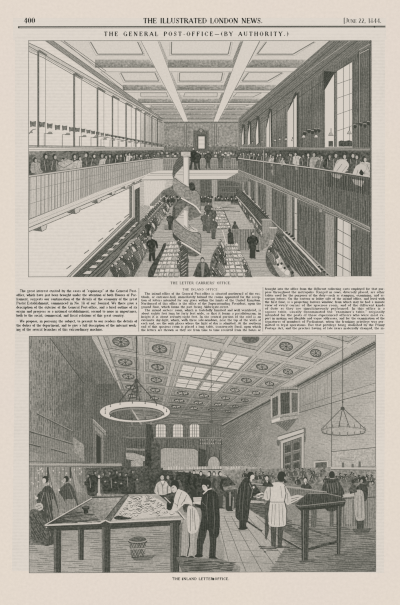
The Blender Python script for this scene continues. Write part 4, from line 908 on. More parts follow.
# right wall
i = Ink()
i.grad([(375.4, 341.6), (375.4, 480), (222, 482), (222, 425)], (.26, .18, .48, .54), 'p', 10, 10, .04)
i.grad([(222, 425), (262, 404), (262, 482), (222, 482)], (.62, .5, .40, .56), 'd', 6, 8, .05)
i.hatch([(224, 426), (262, 406), (258, 470), (226, 474)], 62, 1.8, .4, .64, .4, .3, 5); i.hatch([(262, 420), (331, 392), (331, 460), (306, 468), (306, 436), (262, 452)], 20, 3.0, .35, .5, .4, .6, 3); i.hatch([(332, 380), (374, 366), (374, 446), (332, 450)], 0, 2.6, .35, .45, .4, .5, 4)
i.hatch([(298, 386), (331, 370), (331, 400), (298, 412)], 90, 2.4, .45, .5, .4, .25, 7)
i.fill([(375.4, 341.6), (222, 425), (222, 428.6), (300, 387.6), (375.4, 347.6)], .56, 'd')
i.line([(375.4, 340.6), (300, 381.6), (222, 424.6)], .8, .3); i.line([(375.4, 343.6), (300, 384.6), (222, 426)], 1.1, .84); i.line([(375.4, 349), (300, 389), (250, 413)], .5, .72)
for k in range(12): i.ell(352+k*2, 354.2-k*1.08, .8, .9, .85, 's', n=6)
i.lines([[(375.4, 391), (340, 400.5), (298, 413)], [(331.5, 372), (331.5, 472)], [(331.5, 451.6), (375.4, 447.4)]], .7, .72)
i.lines([[(375.4, 383), (300, 406.4)], [(262, 424), (240, 433)], [(248, 456), (258, 456.4), (258, 450)]], .5, .6)
i.fill([(331.8, 452), (375.4, 447.8), (375.4, 466), (331.8, 466)], .26, 'm')
sub(i, 'wall', 'plain right wall crossed by thin mouldings')
i = Ink(); i.fill([(340, 458.4), (354, 457.6), (354, 460.4), (341, 461.2)], .22, 's'); i.line([(341, 459.8), (352, 459)], .6, .5); i.line([(340, 458.4), (354, 457.6), (354, 460.4), (341, 461.2), (340, 458.4)], .4, .6); sub(i, 'wall_sign', 'small pale notice on the right wall')
i = Ink()
i.fill([(270.6, 396), (277, 390), (296, 389.6), (299, 393), (299, 414), (281, 417), (271, 418)], .3, 'v')
i.fill([(272.2, 398.6), (278, 395.6), (278, 414.6), (272.4, 417.2)], .74, 'v'); i.fill([(280.4, 393), (289.6, 392), (289.8, 413), (280.6, 414.6)], .78, 'v'); i.fill([(291.4, 392.6), (297.6, 393), (297.6, 411.6), (291.6, 412.6)], .66, 'v')
i.fill([(270, 391), (277, 387), (297, 386.6), (300, 390), (296, 391.6), (279, 392.6), (271, 397)], .4, 'v'); i.line([(279, 392), (279, 416)], .8, .2); i.line([(271.2, 396.4), (271.4, 417.6)], .6, .2); i.line([(290.6, 391), (290.8, 413)], .8, .3); i.line([(270.6, 396), (278, 390), (298, 389.4)], .8, .84)
i.fill([(271, 417.8), (281, 415.4), (297.6, 412.6), (299, 415), (298, 418.4), (281, 421.4), (271.4, 423.8)], .36, 'm'); i.fill([(271.4, 420.4), (280, 417.2), (280, 420), (272, 423)], .1, 's'); i.line([(271, 424), (281, 421.6), (298, 418.6)], .6, .8); i.line([(280, 417.4), (298, 415)], .4, .72)
i.fill([(275.6, 423.6), (282, 421.4), (297, 419), (292, 426), (286.4, 431.4)], .58, 'b'); i.hatch([(276.6, 423.6), (296, 419.6), (286.4, 431)], -50, 1.8, .5, .78, .3, .1, 5)
sub(i, 'lantern_window', 'projecting lantern window high on the right wall')
i = Ink()
i.fill([(277.6, 437), (304.6, 428.6), (305.6, 431.6), (278, 440.6)], .16, 's'); i.line([(277.4, 436.4), (305, 428)], .8, .7); i.line([(278, 441), (305.4, 432)], .8, .8); i.fill([(303.6, 427.6), (305.8, 427.6), (305.8, 442), (304, 442)], .6, 'v'); i.fill(blob([(276.6, 441), (279, 439.6), (280, 443), (278.6, 446), (277, 444)], 3), .66, 'm')
i.fill([(280.6, 441.6), (304, 433.4), (304, 474), (280.6, 474)], .2, 's'); i.line([(280.8, 441.6), (280.8, 472)], .5, .75); i.line([(304, 434), (304, 472)], .6, .8)
i.fill([(283, 443.6), (301.6, 437), (301.6, 474), (283, 474)], .6, 'v'); i.line([(283.2, 443.4), (283.2, 472)], .6, .82); i.line([(283, 443.4), (301.6, 437)], .6, .8)
for x0, x1, dy in ((285, 290.6, 0), (293.4, 299.4, -2.6)):
    for y in (446, 456.6, 466): i.fill([(x0, y+dy), (x1, y+dy-1.6), (x1, y+dy+6), (x0, y+dy+7.4)], .8, 'v'); i.line([(x0, y+dy+7.6), (x1, y+dy+6.2)], .5, .3)
sub(i, 'door', 'tall panelled door with white frame in the right wall')
i = Ink(); i.fill([(313.6, 461), (328, 460), (328, 476), (314, 478)], .2, 's'); i.fill([(315.4, 462.6), (326.8, 461.8), (326.8, 470), (315.4, 471)], .72, 'm'); i.fill([(316, 469), (326.6, 468.4), (326.6, 476), (316, 477)], .5, 'm'); i.line([(313.6, 461), (328, 460)], .5, .8); sub(i, 'opening', 'small dark opening framed in white beside the door')

# floor
i = Ink()
i.grad([(29.4, 515), (376, 490), (375.8, 571.4), (29.4, 572.6)], (.38, .5, .46, .28), 'p', 14, 8, .05)
i.grad([(222, 498), (262, 498), (300, 571.6), (225, 571.8)], (.24, .26, .34, .28), 'p', 6, 8, .04)
i.fill([(213, 500), (236, 500), (246, 530), (222, 545)], .3, 'h')
for m in (-.62, -.44, -.3, -.18): pass
for x in (231, 246, 262, 279, 297, 317): i.line([lerp((VX, VY), (x, 572), .34+.0), (x, 571.6)] if False else [lerp((206, 470), (x, 572), .45), (x, 571.4)], .6, .66)
for x, y, l in ((222, 512, 16), (226, 521, 14), (231, 530, 18), (238, 540, 14), (240, 550, 22), (250, 556, 16), (226, 540, 12), (228, 562, 24), (262, 563, 14)): i.line([(x, y), (x+l, y+1)], .45, .56)
i.hatch([(29.4, 545), (60, 545), (60, 572), (29.4, 572)], 3, 2.0, .5, .62, .4, .35, 8)
i.hatch([(110, 530), (170, 530), (170, 572), (110, 572)], 2, 1.9, .5, .66, .4, .3, 8)
i.hatch([(62, 532), (102, 532), (102, 572), (62, 572)], 2, 2.0, .5, .64, .4, .4, 8)
i.grad([(302, 520), (376, 530), (376, 571.4), (270, 571.6)], (.50, .52, .62, .50), 'h', 8, 6, .06)
i.hatch([(308, 515), (375, 535), (375, 571), (268, 571)], 4, 2.0, .6, .76, .4, .3, 7)
i.grad([(225, 560), (240, 566), (240, 571.6), (212, 571.6)], (.5, .4, .5, .6), 'h', 4, 3, .05)
sub(i, 'floor', 'wide boarded floor of the letter office')

# sorting frames behind the left clerks
i = Ink()
i.grad([(29.4, 463), (122, 463), (100, 500), (29.4, 515)], (.36, .52, .62, .44), 'v', 10, 6, .06)
i.fill([(29.4, 515), (46, 515), (60, 530), (56, 545), (29.4, 545)], .58, 'm')
i.line([(29.4, 464.4), (122, 465)], 1.2, .28); i.line([(29.4, 466), (122, 466.4)], .6, .8); i.line([(29.4, 461.6), (90, 463)], .6, .72)
for k in range(24): x = 31+k*3.7; i.line([(x, 467), (x+R.uniform(-.3, .6), 486+R.uniform(0, 8))], .7, .62)
for y in (471, 476, 481): i.line([(29.4, y), (112, y+.6)], .45, .58)
for k in range(40): i.ell(R.uniform(30, 100), R.uniform(468, 488), .7, .9, .14, 's', n=6)
for x in (48.6, 71): i.fill([(x-1, 467), (x+1.6, 467), (x+12, 492), (x+5, 492)], .4, 'v'); i.line([(x-1, 467), (x+5, 492)], .5, .8); i.fill([(x-1.6, 467), (x, 467), (x+.4, 478), (x-1.4, 478)], .85, 's')
sub(i, 'sorting_frame', 'long pigeonhole sorting frame along the left wall')
i = Ink(); i.grad([(84, 468), (150, 466), (150, 494), (88, 494)], (.72, .8, .84, .76), 'm', 8, 4, .08); sub(i, 'crowd', 'shadowed clerks massed beyond the left table', kind='stuff')
def stooping(x, y, s, c, f=1, seed=0):
    """a clerk stooping over his work, turned to f; x, y = head"""
    i = Ink()
    i.fill(blob([(x-f*.2*s, y+.5*s), (x-f*1.4*s, y+.9*s), (x-f*1.9*s, y+2.2*s), (x-f*1.7*s, y+4.6*s), (x+f*.2*s, y+4.6*s), (x+f*.6*s, y+2.6*s), (x+f*1.3*s, y+2.0*s), (x+f*.6*s, y+1.0*s)], 3), c, 'm')
    i.line([(x-f*1.2*s, y+1.4*s), (x-f*1.0*s, y+3.8*s)], .5, .4); i.ell(x, y, .42*s, .5*s, .9, 's', n=9); i.ell(x+f*.2*s, y+.1*s, .2*s, .3*s, .42, 's', n=8)
    i.ell(x+f*1.3*s, y+2.0*s, .25*s, .2*s, .4, 's', n=6)
    sub(i, 'person')
for x, y, s, c, f in ((89, 475.6, 4.2, .84, -1), (94.6, 472.6, 4.0, .9, 1), (104, 474, 4.0, .88, -1), (110.6, 473, 4.2, .86, -1), (116, 472, 4.2, .9, 1), (121, 474, 4.2, .88, -1), (127, 474.6, 4.4, .9, -1), (132, 471.5, 4, .86, 1)): stooping(x, y, s, c, f)
# main clerks on the left
i = Ink()
i.fill(blob([(37.4, 512), (38.6, 503), (42, 490.5), (46, 485.6), (50.4, 486.6), (54.6, 493), (57.6, 505), (60, 520), (61, 535), (56, 542), (46, 546), (40, 540), (40, 525)], 4), .82, 'v')
i.fill(blob([(36.6, 497), (41, 491), (43.6, 496), (42, 503), (45, 508), (42, 512), (37.6, 505)], 3), .84, 'm')
i.fill(blob([(52, 500), (56, 503), (60, 522), (60, 538), (54, 541), (53.6, 520)], 3), .52, 'v'); i.hatch([(46, 492), (54, 494), (58, 530), (48, 538)], 78, 2.2, .6, .5, .3, .3, 5)
i.line([(44, 492), (40, 505), (44, 511)], .5, .35); i.line([(49, 488), (52, 510), (51, 538)], .5, .95)
i.ell(45.8, 479.4, 3.0, 3.4, .9, 's'); i.ell(44.2, 480.6, 1.9, 2.5, .14, 's'); i.fill([(43, 483), (48, 483.6), (47, 486), (44, 486)], .3, 's'); i.fill([(42.4, 478), (44, 476), (47.6, 476), (48.6, 480), (46, 478.6)], .92, 's')
i.ell(36.6, 498, 1.6, 1.4, .16, 's'); i.line([(35, 495.5), (37.6, 499)], .9, .12)
sub(i, 'person', 'foremost clerk at the left in a long dark gown')
i = Ink()
i.fill(blob([(58.6, 491), (62.4, 486.4), (66.4, 483.4), (70, 483.6), (74, 489), (76.6, 498), (78, 509), (70, 517), (64, 519), (65.4, 505), (63, 498)], 4), .8, 'v')
i.fill([(65.6, 499), (75, 499), (78.6, 510), (66, 519), (64.6, 516)], .52, 'v'); i.line([(66, 488), (66.6, 500)], .5, .95); i.line([(69, 486), (74, 500)], .5, .5)
i.ell(66.2, 479, 2.8, 3.2, .92, 's'); i.ell(64.6, 480, 1.4, 2.1, .3, 's'); i.ell(59, 490, 1.2, 1.1, .16, 's'); i.line([(59.6, 491), (62.6, 494.6)], 1.4, .84)
sub(i, 'person', 'second clerk at the left reaching into the sorting frame')
i = Ink(); i.fill(blob([(30, 512), (34, 509), (40, 512), (47, 526), (48, 543), (40, 544), (32, 540), (30.6, 526)], 3), .72, 'm'); i.hatch([(30, 514), (44, 514), (47, 542), (31, 538)], 60, 2.0, .7, .92, .4, .3, 4)
i.fill(blob([(34.6, 506), (38, 503), (42.4, 504), (43, 508), (40, 510.6), (36, 509)], 3), .22, 'm'); i.lines([[(35, 507), (41, 505)], [(37, 509.6), (42, 507)]], .5, .75); sub(i, 'mail_bag', 'dark sack with letters at the far left')
i = Ink(); i.fill([(98.4, 479), (99.8, 479), (100.3, 494), (97.9, 494)], .24, 'p'); i.ell(99.1, 476.6, 1.1, 1.4, .1, 's'); i.fill([(97.2, 493), (101.2, 493), (101.6, 495.6), (96.8, 495.6)], .22, 's'); i.line([(100, 478), (100.6, 494)], .5, .7); i.ell(99.1, 484, 1.3, .7, .3, 's'); sub(i, 'candlestick', 'tall white candlestick on the left table')

# far crowd in the middle
i = Ink(); i.grad([(148, 468), (238, 466), (238, 510), (150, 505)], (.84, .5, .46, .9), 'm', 8, 5, .06); i.fill([(176, 470), (206, 468), (204, 500), (190, 505)], .9, 'm'); sub(i, 'crowd', 'dark mass of clerks in the middle of the hall', kind='stuff')
i = Ink()
i.fill([(163, 467), (240, 466), (300, 470), (240, 478), (163, 470)], .34, 'm')
for k in range(30): x = 163.6+k*2.6; i.line([(x, 466.4+R.uniform(-.4, .4)), (x, 469.6)], 1.1, R.choice((.1, .16, .3)), 's')
i.line([(163, 470.4), (222, 469.4)], .7, .9)
sub(i, 'letter_rack', 'row of pale letters along the far racks')
i = Ink(); i.fill([(222, 468), (246, 468), (262, 470), (256, 483), (228, 482)], .3, 'm')
for y in (471, 474.5, 478, 481): i.line([(224, y), (256, y+.6)], .5, .62)
for x in (229, 234.5, 240, 246, 251): i.line([(x, 469), (x, 482)], .5, .6)
sub(i, 'sorting_frame', 'pale pigeonholes behind the middle clerks')
for k, x in enumerate((166, 171.6, 177.6, 184, 190)):
    i = Ink(); i.fill([(x-2.4, 480), (x-1.6, 474.6), (x+1.6, 474.6), (x+2.4, 480)], .9, 'm'); i.ell(x, 472.6, 1.2, 1.5, .88, 's'); sub(i, 'person')
for x, y0, y1, c, f, l in ((193.6, 470, 500, .9, 0, .3), (201.5, 470.6, 508, .88, 0, -.6), (210, 470.6, 512, .86, -1, -.4), (214, 471, 506, .7, 0, 0), (219.6, 470.8, 508, .76, 1, .2), (229, 471, 511, .84, 1, -.8)):
    i = Ink(); person_small(i, x, y0, y1, c, min(.92, c+.06), f, l, .04); sub(i, 'person')
i = Ink(); i.fill([(226, 489), (238, 487), (238, 508), (234, 508), (234, 492), (228, 493)], .8, 'v'); i.fill([(223, 487), (240, 484), (240, 488.4), (224, 490.6)], .5, 'm'); i.line([(230, 492), (230, 506)], .8, .2); sub(i, 'sorting_desk', 'narrow desk end between the middle clerks and the right table')

# tall table in front on the left
TOPF = [(45, 525), (100, 522.8), (105.4, 519.8), (110, 522.2), (187, 518.6)]
i = Ink()
for x0, x1, y0, y1, t in ((78.2, 83.6, 529, 560, .84), (53.6, 61, 529, 572.3, .86), (101.6, 110, 526, 572.2, .88), (170, 179.2, 522, 571.8, .86)):
    pass
i.fill([(44.6, 525), (92, 497.4), (123, 496.6), (129, 493.8), (157, 493.4), (187, 518.4), (187, 521), (110, 525), (46, 528)], .3, 'h')
i.grad([(92, 498.4), (124, 497.6), (104.6, 520), (46, 524.4)], (.42, .28, .46, .82), 'm', 8, 8, .06)
i.hatch([(50, 523), (72, 511), (94, 514), (101, 521), (100, 522)], 4, 1.5, .7, .92, .3, .15, 8); i.lines([[(98, 502), (108, 504)], [(104, 507), (112, 505)], [(96, 509), (102, 511)]], .5, .6)
i.grad([(129, 495), (156, 494), (184, 517), (112, 520)], (.34, .3, .4, .22), 'p', 8, 8, .05)
i.fill([(128, 497), (150, 495.6), (160, 500), (180, 515.4), (140, 518.4), (113, 520)], .14, 'p')
for k in range(96):
    u, v = R.random(), R.random(); x, y = lerp(lerp((131, 496.6), (154, 495.6), u), lerp((116, 517.6), (176, 515), u), v)
    w = R.uniform(2, 5.6); h = R.uniform(.8, 1.8); i.fill(blob([(x-w*.5, y), (x-.1*w, y-h*.5), (x+w*.5, y-h*.2), (x+w*.1, y+h*.6)], 2), R.choice((.06, .08, .12)), 's'); i.line(spline([(x-w*.5, y+.2), (x-.05*w, y+h*.7), (x+w*.5, y)], 3), .5, .8); 
    if R.random() < .6: i.line([(x-w*.2, y-h*.7), (x+w*.45, y-h*.3)], .4, .8)
i.fill(blob([(114, 517.4), (119, 515.6), (126, 517), (132, 518.4), (124, 519.6), (116, 519.4)], 3), .9, 'm')
i.fill(blob([(81.6, 508), (84, 506), (88.4, 506), (89.6, 508.4), (88, 510), (88.4, 513), (84, 513.4), (83.6, 510)], 3), .92, 'm'); i.line([(83, 507), (88.6, 507)], .5, .5)
i.line([(92, 497.6), (123, 496.8), (128.6, 493.8), (157, 493.2)], 1.1, .88, 's'); i.fill([(122.4, 497), (127.6, 494), (129, 495.4), (110.6, 521.4), (104, 521)], .66, 'm'); i.line([(122.6, 497), (104.6, 520)], .7, .85); i.line([(128.8, 495), (110.6, 521)], .5, .8)
i.line([(44.6, 525.2), (92, 497.8)], .9, .14); i.line([(45.6, 526), (92.6, 498.8)], .5, .85)
top_ink = i
i = Ink(); i.fill([(47, 526), (100, 524), (105.4, 521.4), (110, 523.4), (187, 519.8), (186, 524.6), (110, 529), (48, 531)], .86, 'h'); sub(i, 'table_apron', 'dark front edge of the near table')
for x0, x1, y0, y1, lb in ((78.2, 83.6, 529.6, 560, 'back leg of the near table'), (53.6, 61, 529.6, 572.3, 'left front leg of the near table'), (101.8, 110.2, 527, 572.2, 'middle front leg of the near table'), (170, 179.2, 523, 571.8, 'right front leg of the near table')):
    i = Ink(); i.fill([(x0, y0), (x1, y0), (x1-.4, y1), (x0+.4, y1)], .84, 'v'); i.fill([(x0+.2, y0), (x0+(x1-x0)*.3, y0), (x0+(x1-x0)*.3, y1), (x0+.5, y1)], .66, 'v'); i.line([(x1, y0), (x1-.3, y1)], .6, .95)
    sub(i, 'table_leg', lb)
i = top_ink
i.line([(45, 525.2), (100, 523), (105.4, 520), (110, 522.2), (187, 518.6)], 1.0, .1); i.line([(45, 526.4), (100, 524.2), (105.4, 521.4), (110, 523.5), (187, 520)], .6, .9)
sub(i, 'table_top', 'near table top with raised letter-strewn right half')
i = Ink()
i.fill([(128.6, 540), (146.6, 539.6), (144, 556.4), (131.4, 557.6)], .5, 'm'); i.hatch([(128.8, 541), (146.4, 541), (144, 556), (131.6, 557)], 62, 2.2, .7, .85, .3, .1, 20); i.hatch([(128.8, 541), (146.4, 541), (144, 556), (131.6, 557)], -62, 2.4, .6, .8, .3, .1, 20)
i.ell(137.6, 540, 9.4, 2.6, .8, 'm', -2, 20); i.ring(137.6, 539.6, 9.3, 2.6, 1.0, .35, 24); i.ring(137.6, 541, 9.3, 2.6, .5, .95, 24, 0, 180); i.fill(blob([(131, 538.6), (136, 536.6), (143, 537), (146, 539), (140, 541)], 3), .72, 'm')
i.line([(130, 549), (145.4, 548.4)], .8, .3); i.fill([(132, 557), (156, 555), (150, 560), (134, 560)], .66, 'h'); i.line([(131.6, 557.4), (144, 556.4)], .8, .9)
sub(i, 'basket', 'woven waste basket on the floor under the near table')

# clerks at the near table
i = Ink()
i.fill(blob([(154.4, 491.6), (155.6, 486), (157.6, 482.6), (161.4, 481), (164.6, 481), (168, 482.6), (170.4, 487), (171.4, 492), (168, 493.4), (163, 495), (157, 494)], 4), .2, 'm'); i.lines([[(157.8, 486), (158.4, 493.6)], [(167.2, 486), (167, 493)], [(160.6, 481.4), (162.6, 487), (164.8, 481.4)]], .6, .7); i.line([(162.6, 482), (163, 494)], .6, .7); i.line([(158, 484), (157.6, 492)], .5, .6); i.line([(168, 485), (167.4, 494)], .5, .66); i.ell(162.4, 476.6, 2.5, 3.2, .9, 's'); i.ell(162.2, 477.6, 1.8, 2.3, .22, 's'); i.fill([(160.6, 480.6), (164.6, 480.6), (163, 484.4)], .08, 's'); i.lines([[(161.4, 477.2), (162, 477.2)], [(163, 477.2), (163.6, 477.2)], [(161.8, 479), (163, 479)]], .4, .85)
sub(i, 'person', 'clerk in a pale jacket behind the near table')
i = Ink(); i.ell(168.2, 476.6, 2.0, 2.7, .9, 's'); i.ell(168, 477.4, 1.4, 1.9, .36, 's'); i.fill([(165.6, 480), (171, 480), (172, 486), (169, 486)], .8, 'm'); sub(i, 'person', 'clerk looking over the shoulder of the pale-jacketed man')
i = Ink()
i.fill([(181, 519), (188, 518), (190, 534), (188.6, 552), (186, 557), (180, 556.6), (180.6, 540)], .34, 'v'); i.fill([(180, 524), (182.6, 522), (181, 556), (178.6, 557)], .6, 'v')
i.fill([(189.6, 530), (195.4, 531), (194, 548), (192.6, 557), (187.6, 557), (188.8, 545)], .3, 'v'); i.line([(189, 531), (189.6, 545), (187.4, 556)], 1.2, .88)
i.fill(blob([(178.6, 557.6), (183, 555.4), (188, 557.6), (186, 559.6), (180, 559)], 3), .92, 's'); i.fill(blob([(187, 558), (191.6, 555.6), (195, 558.6), (193, 560.4), (188, 560)], 3), .9, 's')
i.fill(blob([(177.6, 489.4), (181, 489.6), (186.6, 492.6), (190.6, 498), (192.4, 504), (190.4, 506.4), (186, 507), (182, 506), (177.6, 510.4), (173, 511), (171.4, 507.6), (173.4, 502), (175, 496)], 4), .12, 'p')
i.fill(blob([(184, 504), (190.6, 504.6), (191, 508), (188, 512), (184.6, 512), (183, 508)], 3), .8, 'm')
i.fill(blob([(187.6, 507), (192, 506), (196, 509), (199, 516), (199.4, 523), (197.4, 531), (193, 533.6), (188.6, 532), (187, 522)], 4), .15, 'v')
i.lines([[(190.6, 509), (190.4, 531)], [(194, 510), (195.6, 530)], [(192.4, 508), (193, 522)], [(181.6, 492), (178.6, 500), (177, 508)], [(186.6, 495), (184, 502)], [(174.6, 503), (178, 506)], [(181, 505), (185, 499)]], .55, .6)
i.line(blob([(177.6, 489.4), (181, 489.6), (186.6, 492.6), (190.6, 498), (192.4, 504)], 4)[:16], .5, .8)
i.fill(blob([(167, 503), (170, 499), (174, 500), (173, 505), (171, 510), (167, 509)], 3), .94, 'm'); i.line([(164.6, 497), (170.6, 503)], .9, .14); i.line([(173, 496), (169, 501)], 1.2, .9)
i.line([(178.4, 510.6), (185.4, 519.4)], 1.1, .12); i.line([(177.6, 511.6), (184.4, 520)], .6, .92)
i.fill(blob([(171, 486.4), (171.4, 482), (174.4, 480), (178, 481.4), (179, 485.6), (177.6, 489.6), (175.8, 486), (173, 485)], 3), .95, 's'); i.fill(blob([(171.6, 486.6), (174.4, 485.4), (176.8, 488), (176.4, 491), (173.6, 492.6), (171.6, 490)], 3), .14, 's'); i.line([(172, 488), (174, 487.6)], .6, .85); i.line([(172.6, 490.6), (173.6, 490.6)], .4, .8)
sub(i, 'person', 'shirt-sleeved clerk in white apron bending over the near table')
i = Ink()
i.fill([(200.6, 522), (208, 523), (206, 536), (203, 545), (202.4, 554.6), (196.6, 554.6), (197, 540)], .9, 'v'); i.fill([(208.6, 530), (217, 532), (216, 545), (215.4, 557), (209, 556.6), (210, 542)], .9, 'v')
i.fill(blob([(194.6, 556), (198, 553.4), (202.4, 554.6), (202, 557), (197, 557.4)], 3), .95, 's'); i.fill(blob([(209, 557), (213, 555.6), (216, 557), (219.6, 560.6), (215, 561.4), (210, 559)], 3), .95, 's')
i.fill(blob([(202.4, 495), (204.6, 491.6), (209.6, 489.6), (214.4, 491), (218, 496), (219.4, 510), (219.8, 522), (218.4, 536), (212, 537.4), (208, 530), (204, 531), (200.4, 529), (201.6, 516), (200.4, 508.4), (195.4, 506), (196.4, 501), (200.4, 500)], 4), .93, 'v')
i.line([(203, 494), (207.6, 489.8), (211.6, 488.4)], 1.1, .1); i.lines([[(207.6, 494), (206.6, 506), (207.4, 520)], [(213, 496), (214.6, 520), (213.6, 534)], [(202, 502), (206, 506)]], .5, .66)
i.fill(blob([(201.6, 484), (203, 480), (207, 479), (211, 481.6), (211, 486), (208.4, 488.4), (206.4, 486), (203.4, 484.4)], 3), .95, 's'); i.fill(blob([(202.4, 485), (205, 485), (207.4, 488), (206, 490.6), (203.4, 490), (202.4, 487.6)], 3), .15, 's'); i.ell(208, 485.6, .7, 1.1, .35, 's', n=7); i.line([(203, 486.8), (204.6, 486.8)], .5, .85)
sub(i, 'person', 'clerk in a long black coat holding a bundle of letters')
i = Ink(); i.fill([(193, 497.4), (201.6, 497), (200.4, 504.6), (194, 503.4)], .12, 's'); i.lines([[(193.2, 499), (201, 498.8)], [(193.6, 501), (200.8, 500.8)]], .5, .66); i.ell(194, 503, 1.4, 1.2, .2, 's', n=8); sub(i, 'letter_bundle', 'white bundle of letters in the black-coated clerk\'s hands')
i = Ink(); i.grad([(176, 557), (222, 559), (232, 571.4), (182, 571.4)], (.62, .6, .5, .66), 'h', 6, 4, .06); i.hatch([(184, 560), (236, 562), (232, 571), (182, 571.4)], 3, 1.6, .8, .86, .4, .2, 6); sub(i, 'floor_shadow_hatching', 'close hatching on the boards at the clerks\' feet')  # the pictured clerks' floor shadow, put into the ink density

# right-hand table
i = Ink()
i.fill([(239, 503), (262, 503), (312, 541), (306, 545)], .66, 'h'); i.hatch([(240, 503), (266, 503), (303, 528), (303, 540)], 10, 2.0, .7, .85, .3, .2, 6)  # engraved shade below the pictured table, laid in as darker ink
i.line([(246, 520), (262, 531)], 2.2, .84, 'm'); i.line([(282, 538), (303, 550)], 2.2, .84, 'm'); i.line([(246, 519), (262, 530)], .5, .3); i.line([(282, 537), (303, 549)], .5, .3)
sub(i, 'table_shade', 'hatched printed shade under the right table')
i = Ink(); i.grad([(222, 470), (376, 466), (376, 512), (250, 500)], (.5, .46, .56, .62), 'm', 12, 5, .06); i.fill([(240, 482), (300, 478), (345, 490), (330, 500), (246, 494)], .56, 'm'); sub(i, 'crowd', 'grey haze of clerks beyond the right table', kind='stuff')
heads = []
rr = random.Random(77)
for k in range(62):
    x = 244+k*2.12+rr.uniform(-1, 1); y = (473+rr.uniform(-4.5, 6)) if x < 325 else (475+rr.uniform(-2.5, 2.5))
    heads.append((x, y, rr.uniform(1.9, 2.8)))
heads.sort(key=lambda h: h[1])
for x, y, s in heads:
    if x > 373: continue
    i = Ink(); c = rr.uniform(.55, .9); i.fill(blob([(x-1.1*s, y+2.3*s), (x-.9*s, y+.9*s), (x-.2*s, y+.5*s), (x+.3*s, y+.5*s), (x+1*s, y+.9*s), (x+1.1*s, y+2.3*s)], 2), c, 'm'); i.ell(x, y, .42*s, .55*s, .9, 's', n=8); i.ell(x+rr.choice((-.16, .16))*s, y+.12*s, .2*s, .28*s, .4, 's', n=7); i.line([(x-.5*s, y+1.2*s), (x-.4*s, y+2.2*s)], .5, .3); sub(i, 'person')
i = Ink(); i.fill([(331, 466.6), (375.6, 467.6), (375.6, 469.6), (331, 469)], .2, 's'); i.line([(331, 469.4), (375.6, 470)], .5, .8)
for x, h in ((343, 5), (352.6, 3.6), (359.6, 6)): i.fill([(x-.9, 467.4-h), (x+.9, 467.4-h), (x+1.2, 467.4), (x-1.2, 467.4)], .66, 's')
sub(i, 'shelf', 'pale shelf with small lamps along the right wall')
# pigeonhole counters behind on the right
i = Ink()
i.fill([(340, 492), (375.6, 490), (375.6, 524), (366, 532), (340, 526)], .5, 'v')
for k in range(15): x = 341+k*2.4; i.line([(x, 500), (x, 526)], .7, .74)
i.fill([(340, 494), (356, 492.6), (356, 496), (340, 497.6)], .22, 's'); i.line([(340, 498.4), (375.6, 497)], .8, .85); i.fill([(345, 499), (352, 499), (352, 524), (346, 524)], .42, 'v'); i.fill([(369, 500), (375.6, 500), (375.6, 530), (369, 530)], .5, 'v')
sub(i, 'sorting_counter', 'slatted counter behind the two clerks at the far right')
i = Ink()
for q in ([(329.6, 500), (334.6, 500), (333.4, 526), (329.8, 526)], [(311.6, 505), (317, 505), (316, 527), (311, 527)]): i.fill(q, .7, 'v')
i.fill(blob([(322, 488), (325.6, 481), (330, 477.6), (335, 478), (340, 483.6), (343.6, 490), (344, 496), (338, 500), (336, 510), (326, 510), (324, 496)], 4), .84, 'v'); i.hatch([(325, 484), (338, 482), (338, 505), (327, 506)], 80, 2.4, .6, .55, .3, .4, 5)
i.ell(331.8, 474.6, 2.9, 3.6, .92, 's'); i.line([(329.6, 478.4), (334.6, 478.4)], .6, .3); i.ell(343.8, 495.4, 1.2, 1, .25, 's', n=7)
sub(i, 'person', 'clerk in a dark coat seen from behind beyond the right table')
i = Ink()
for q in ([(355.4, 512), (360, 512), (360.4, 530), (357, 531)], [(360, 512), (364.4, 512), (363.6, 531), (360.4, 531)]): i.fill(q, .82, 'v')
i.fill(blob([(354.4, 496), (356.4, 487.6), (360, 484), (364.4, 484), (367.6, 488), (367.6, 496), (365, 501)], 4), .86, 'm'); i.fill(blob([(355, 492), (359, 489.6), (363, 492), (364, 502), (364.6, 518), (360.4, 520.6), (356, 519), (354.4, 506)], 4), .3, 'v'); i.lines([[(358, 496), (357.6, 517)], [(361.4, 496), (361.6, 518)]], .5, .62); i.ell(363.2, 479.8, 3.0, 3.4, .92, 's'); i.ell(361.6, 481, 1.3, 1.7, .4, 's'); i.fill([(352, 529), (372, 528), (368, 533), (356, 534)], .74, 'h')
sub(i, 'person', 'clerk in a pale apron at the far right counter')
i = Ink(); i.fill([(349, 489), (352, 484), (355.6, 484.6), (357, 492), (350, 494)], .78, 'm'); i.ell(353, 481.6, 1.7, 2.1, .9, 's'); sub(i, 'person'); 
for x, y, c in ((373, 482.6, .5), (366.8, 478, .8)):
    i = Ink(); i.fill([(x-3, y+9), (x-2.4, y+3), (x+2.2, y+3), (x+2.4, y+9)], c, 'm'); i.ell(x, y, 1.6, 2.0, .9, 's'); i.ell(x-.4, y+.4, .9, 1.2, .3, 's', n=7); sub(i, 'person')
i = Ink()
i.fill([(236, 486), (272, 488), (292, 490), (290, 502), (262, 500), (238, 500)], .6, 'm'); i.fill([(238, 488), (255, 484), (262, 494), (256, 500), (240, 499)], .9, 'm')
i.line([(254, 483.6), (300, 487.6), (320, 491.4)], 1.0, .3); i.line([(254, 484.8), (300, 488.8)], .5, .88)
for k in range(18): x, y = R.uniform(255, 268), R.uniform(492.6, 499); i.fill([(x-2, y), (x+1.4, y-1), (x+2.2, y), (x-1, y+1)], .1, 's'); i.line([(x-2, y+.4), (x+1.6, y+.8)], .4, .8)
i.fill([(288, 488), (306, 490), (303, 498.4), (288, 500)], .58, 'v'); i.line([(290, 496.6), (300, 498)], .9, .12); i.lines([[(290, 497.6), (301, 499)], [(289, 500), (297, 494)]], .5, .85)
i.fill([(286, 500), (292, 496), (300, 498), (296, 501), (290, 504)], .12, 's')
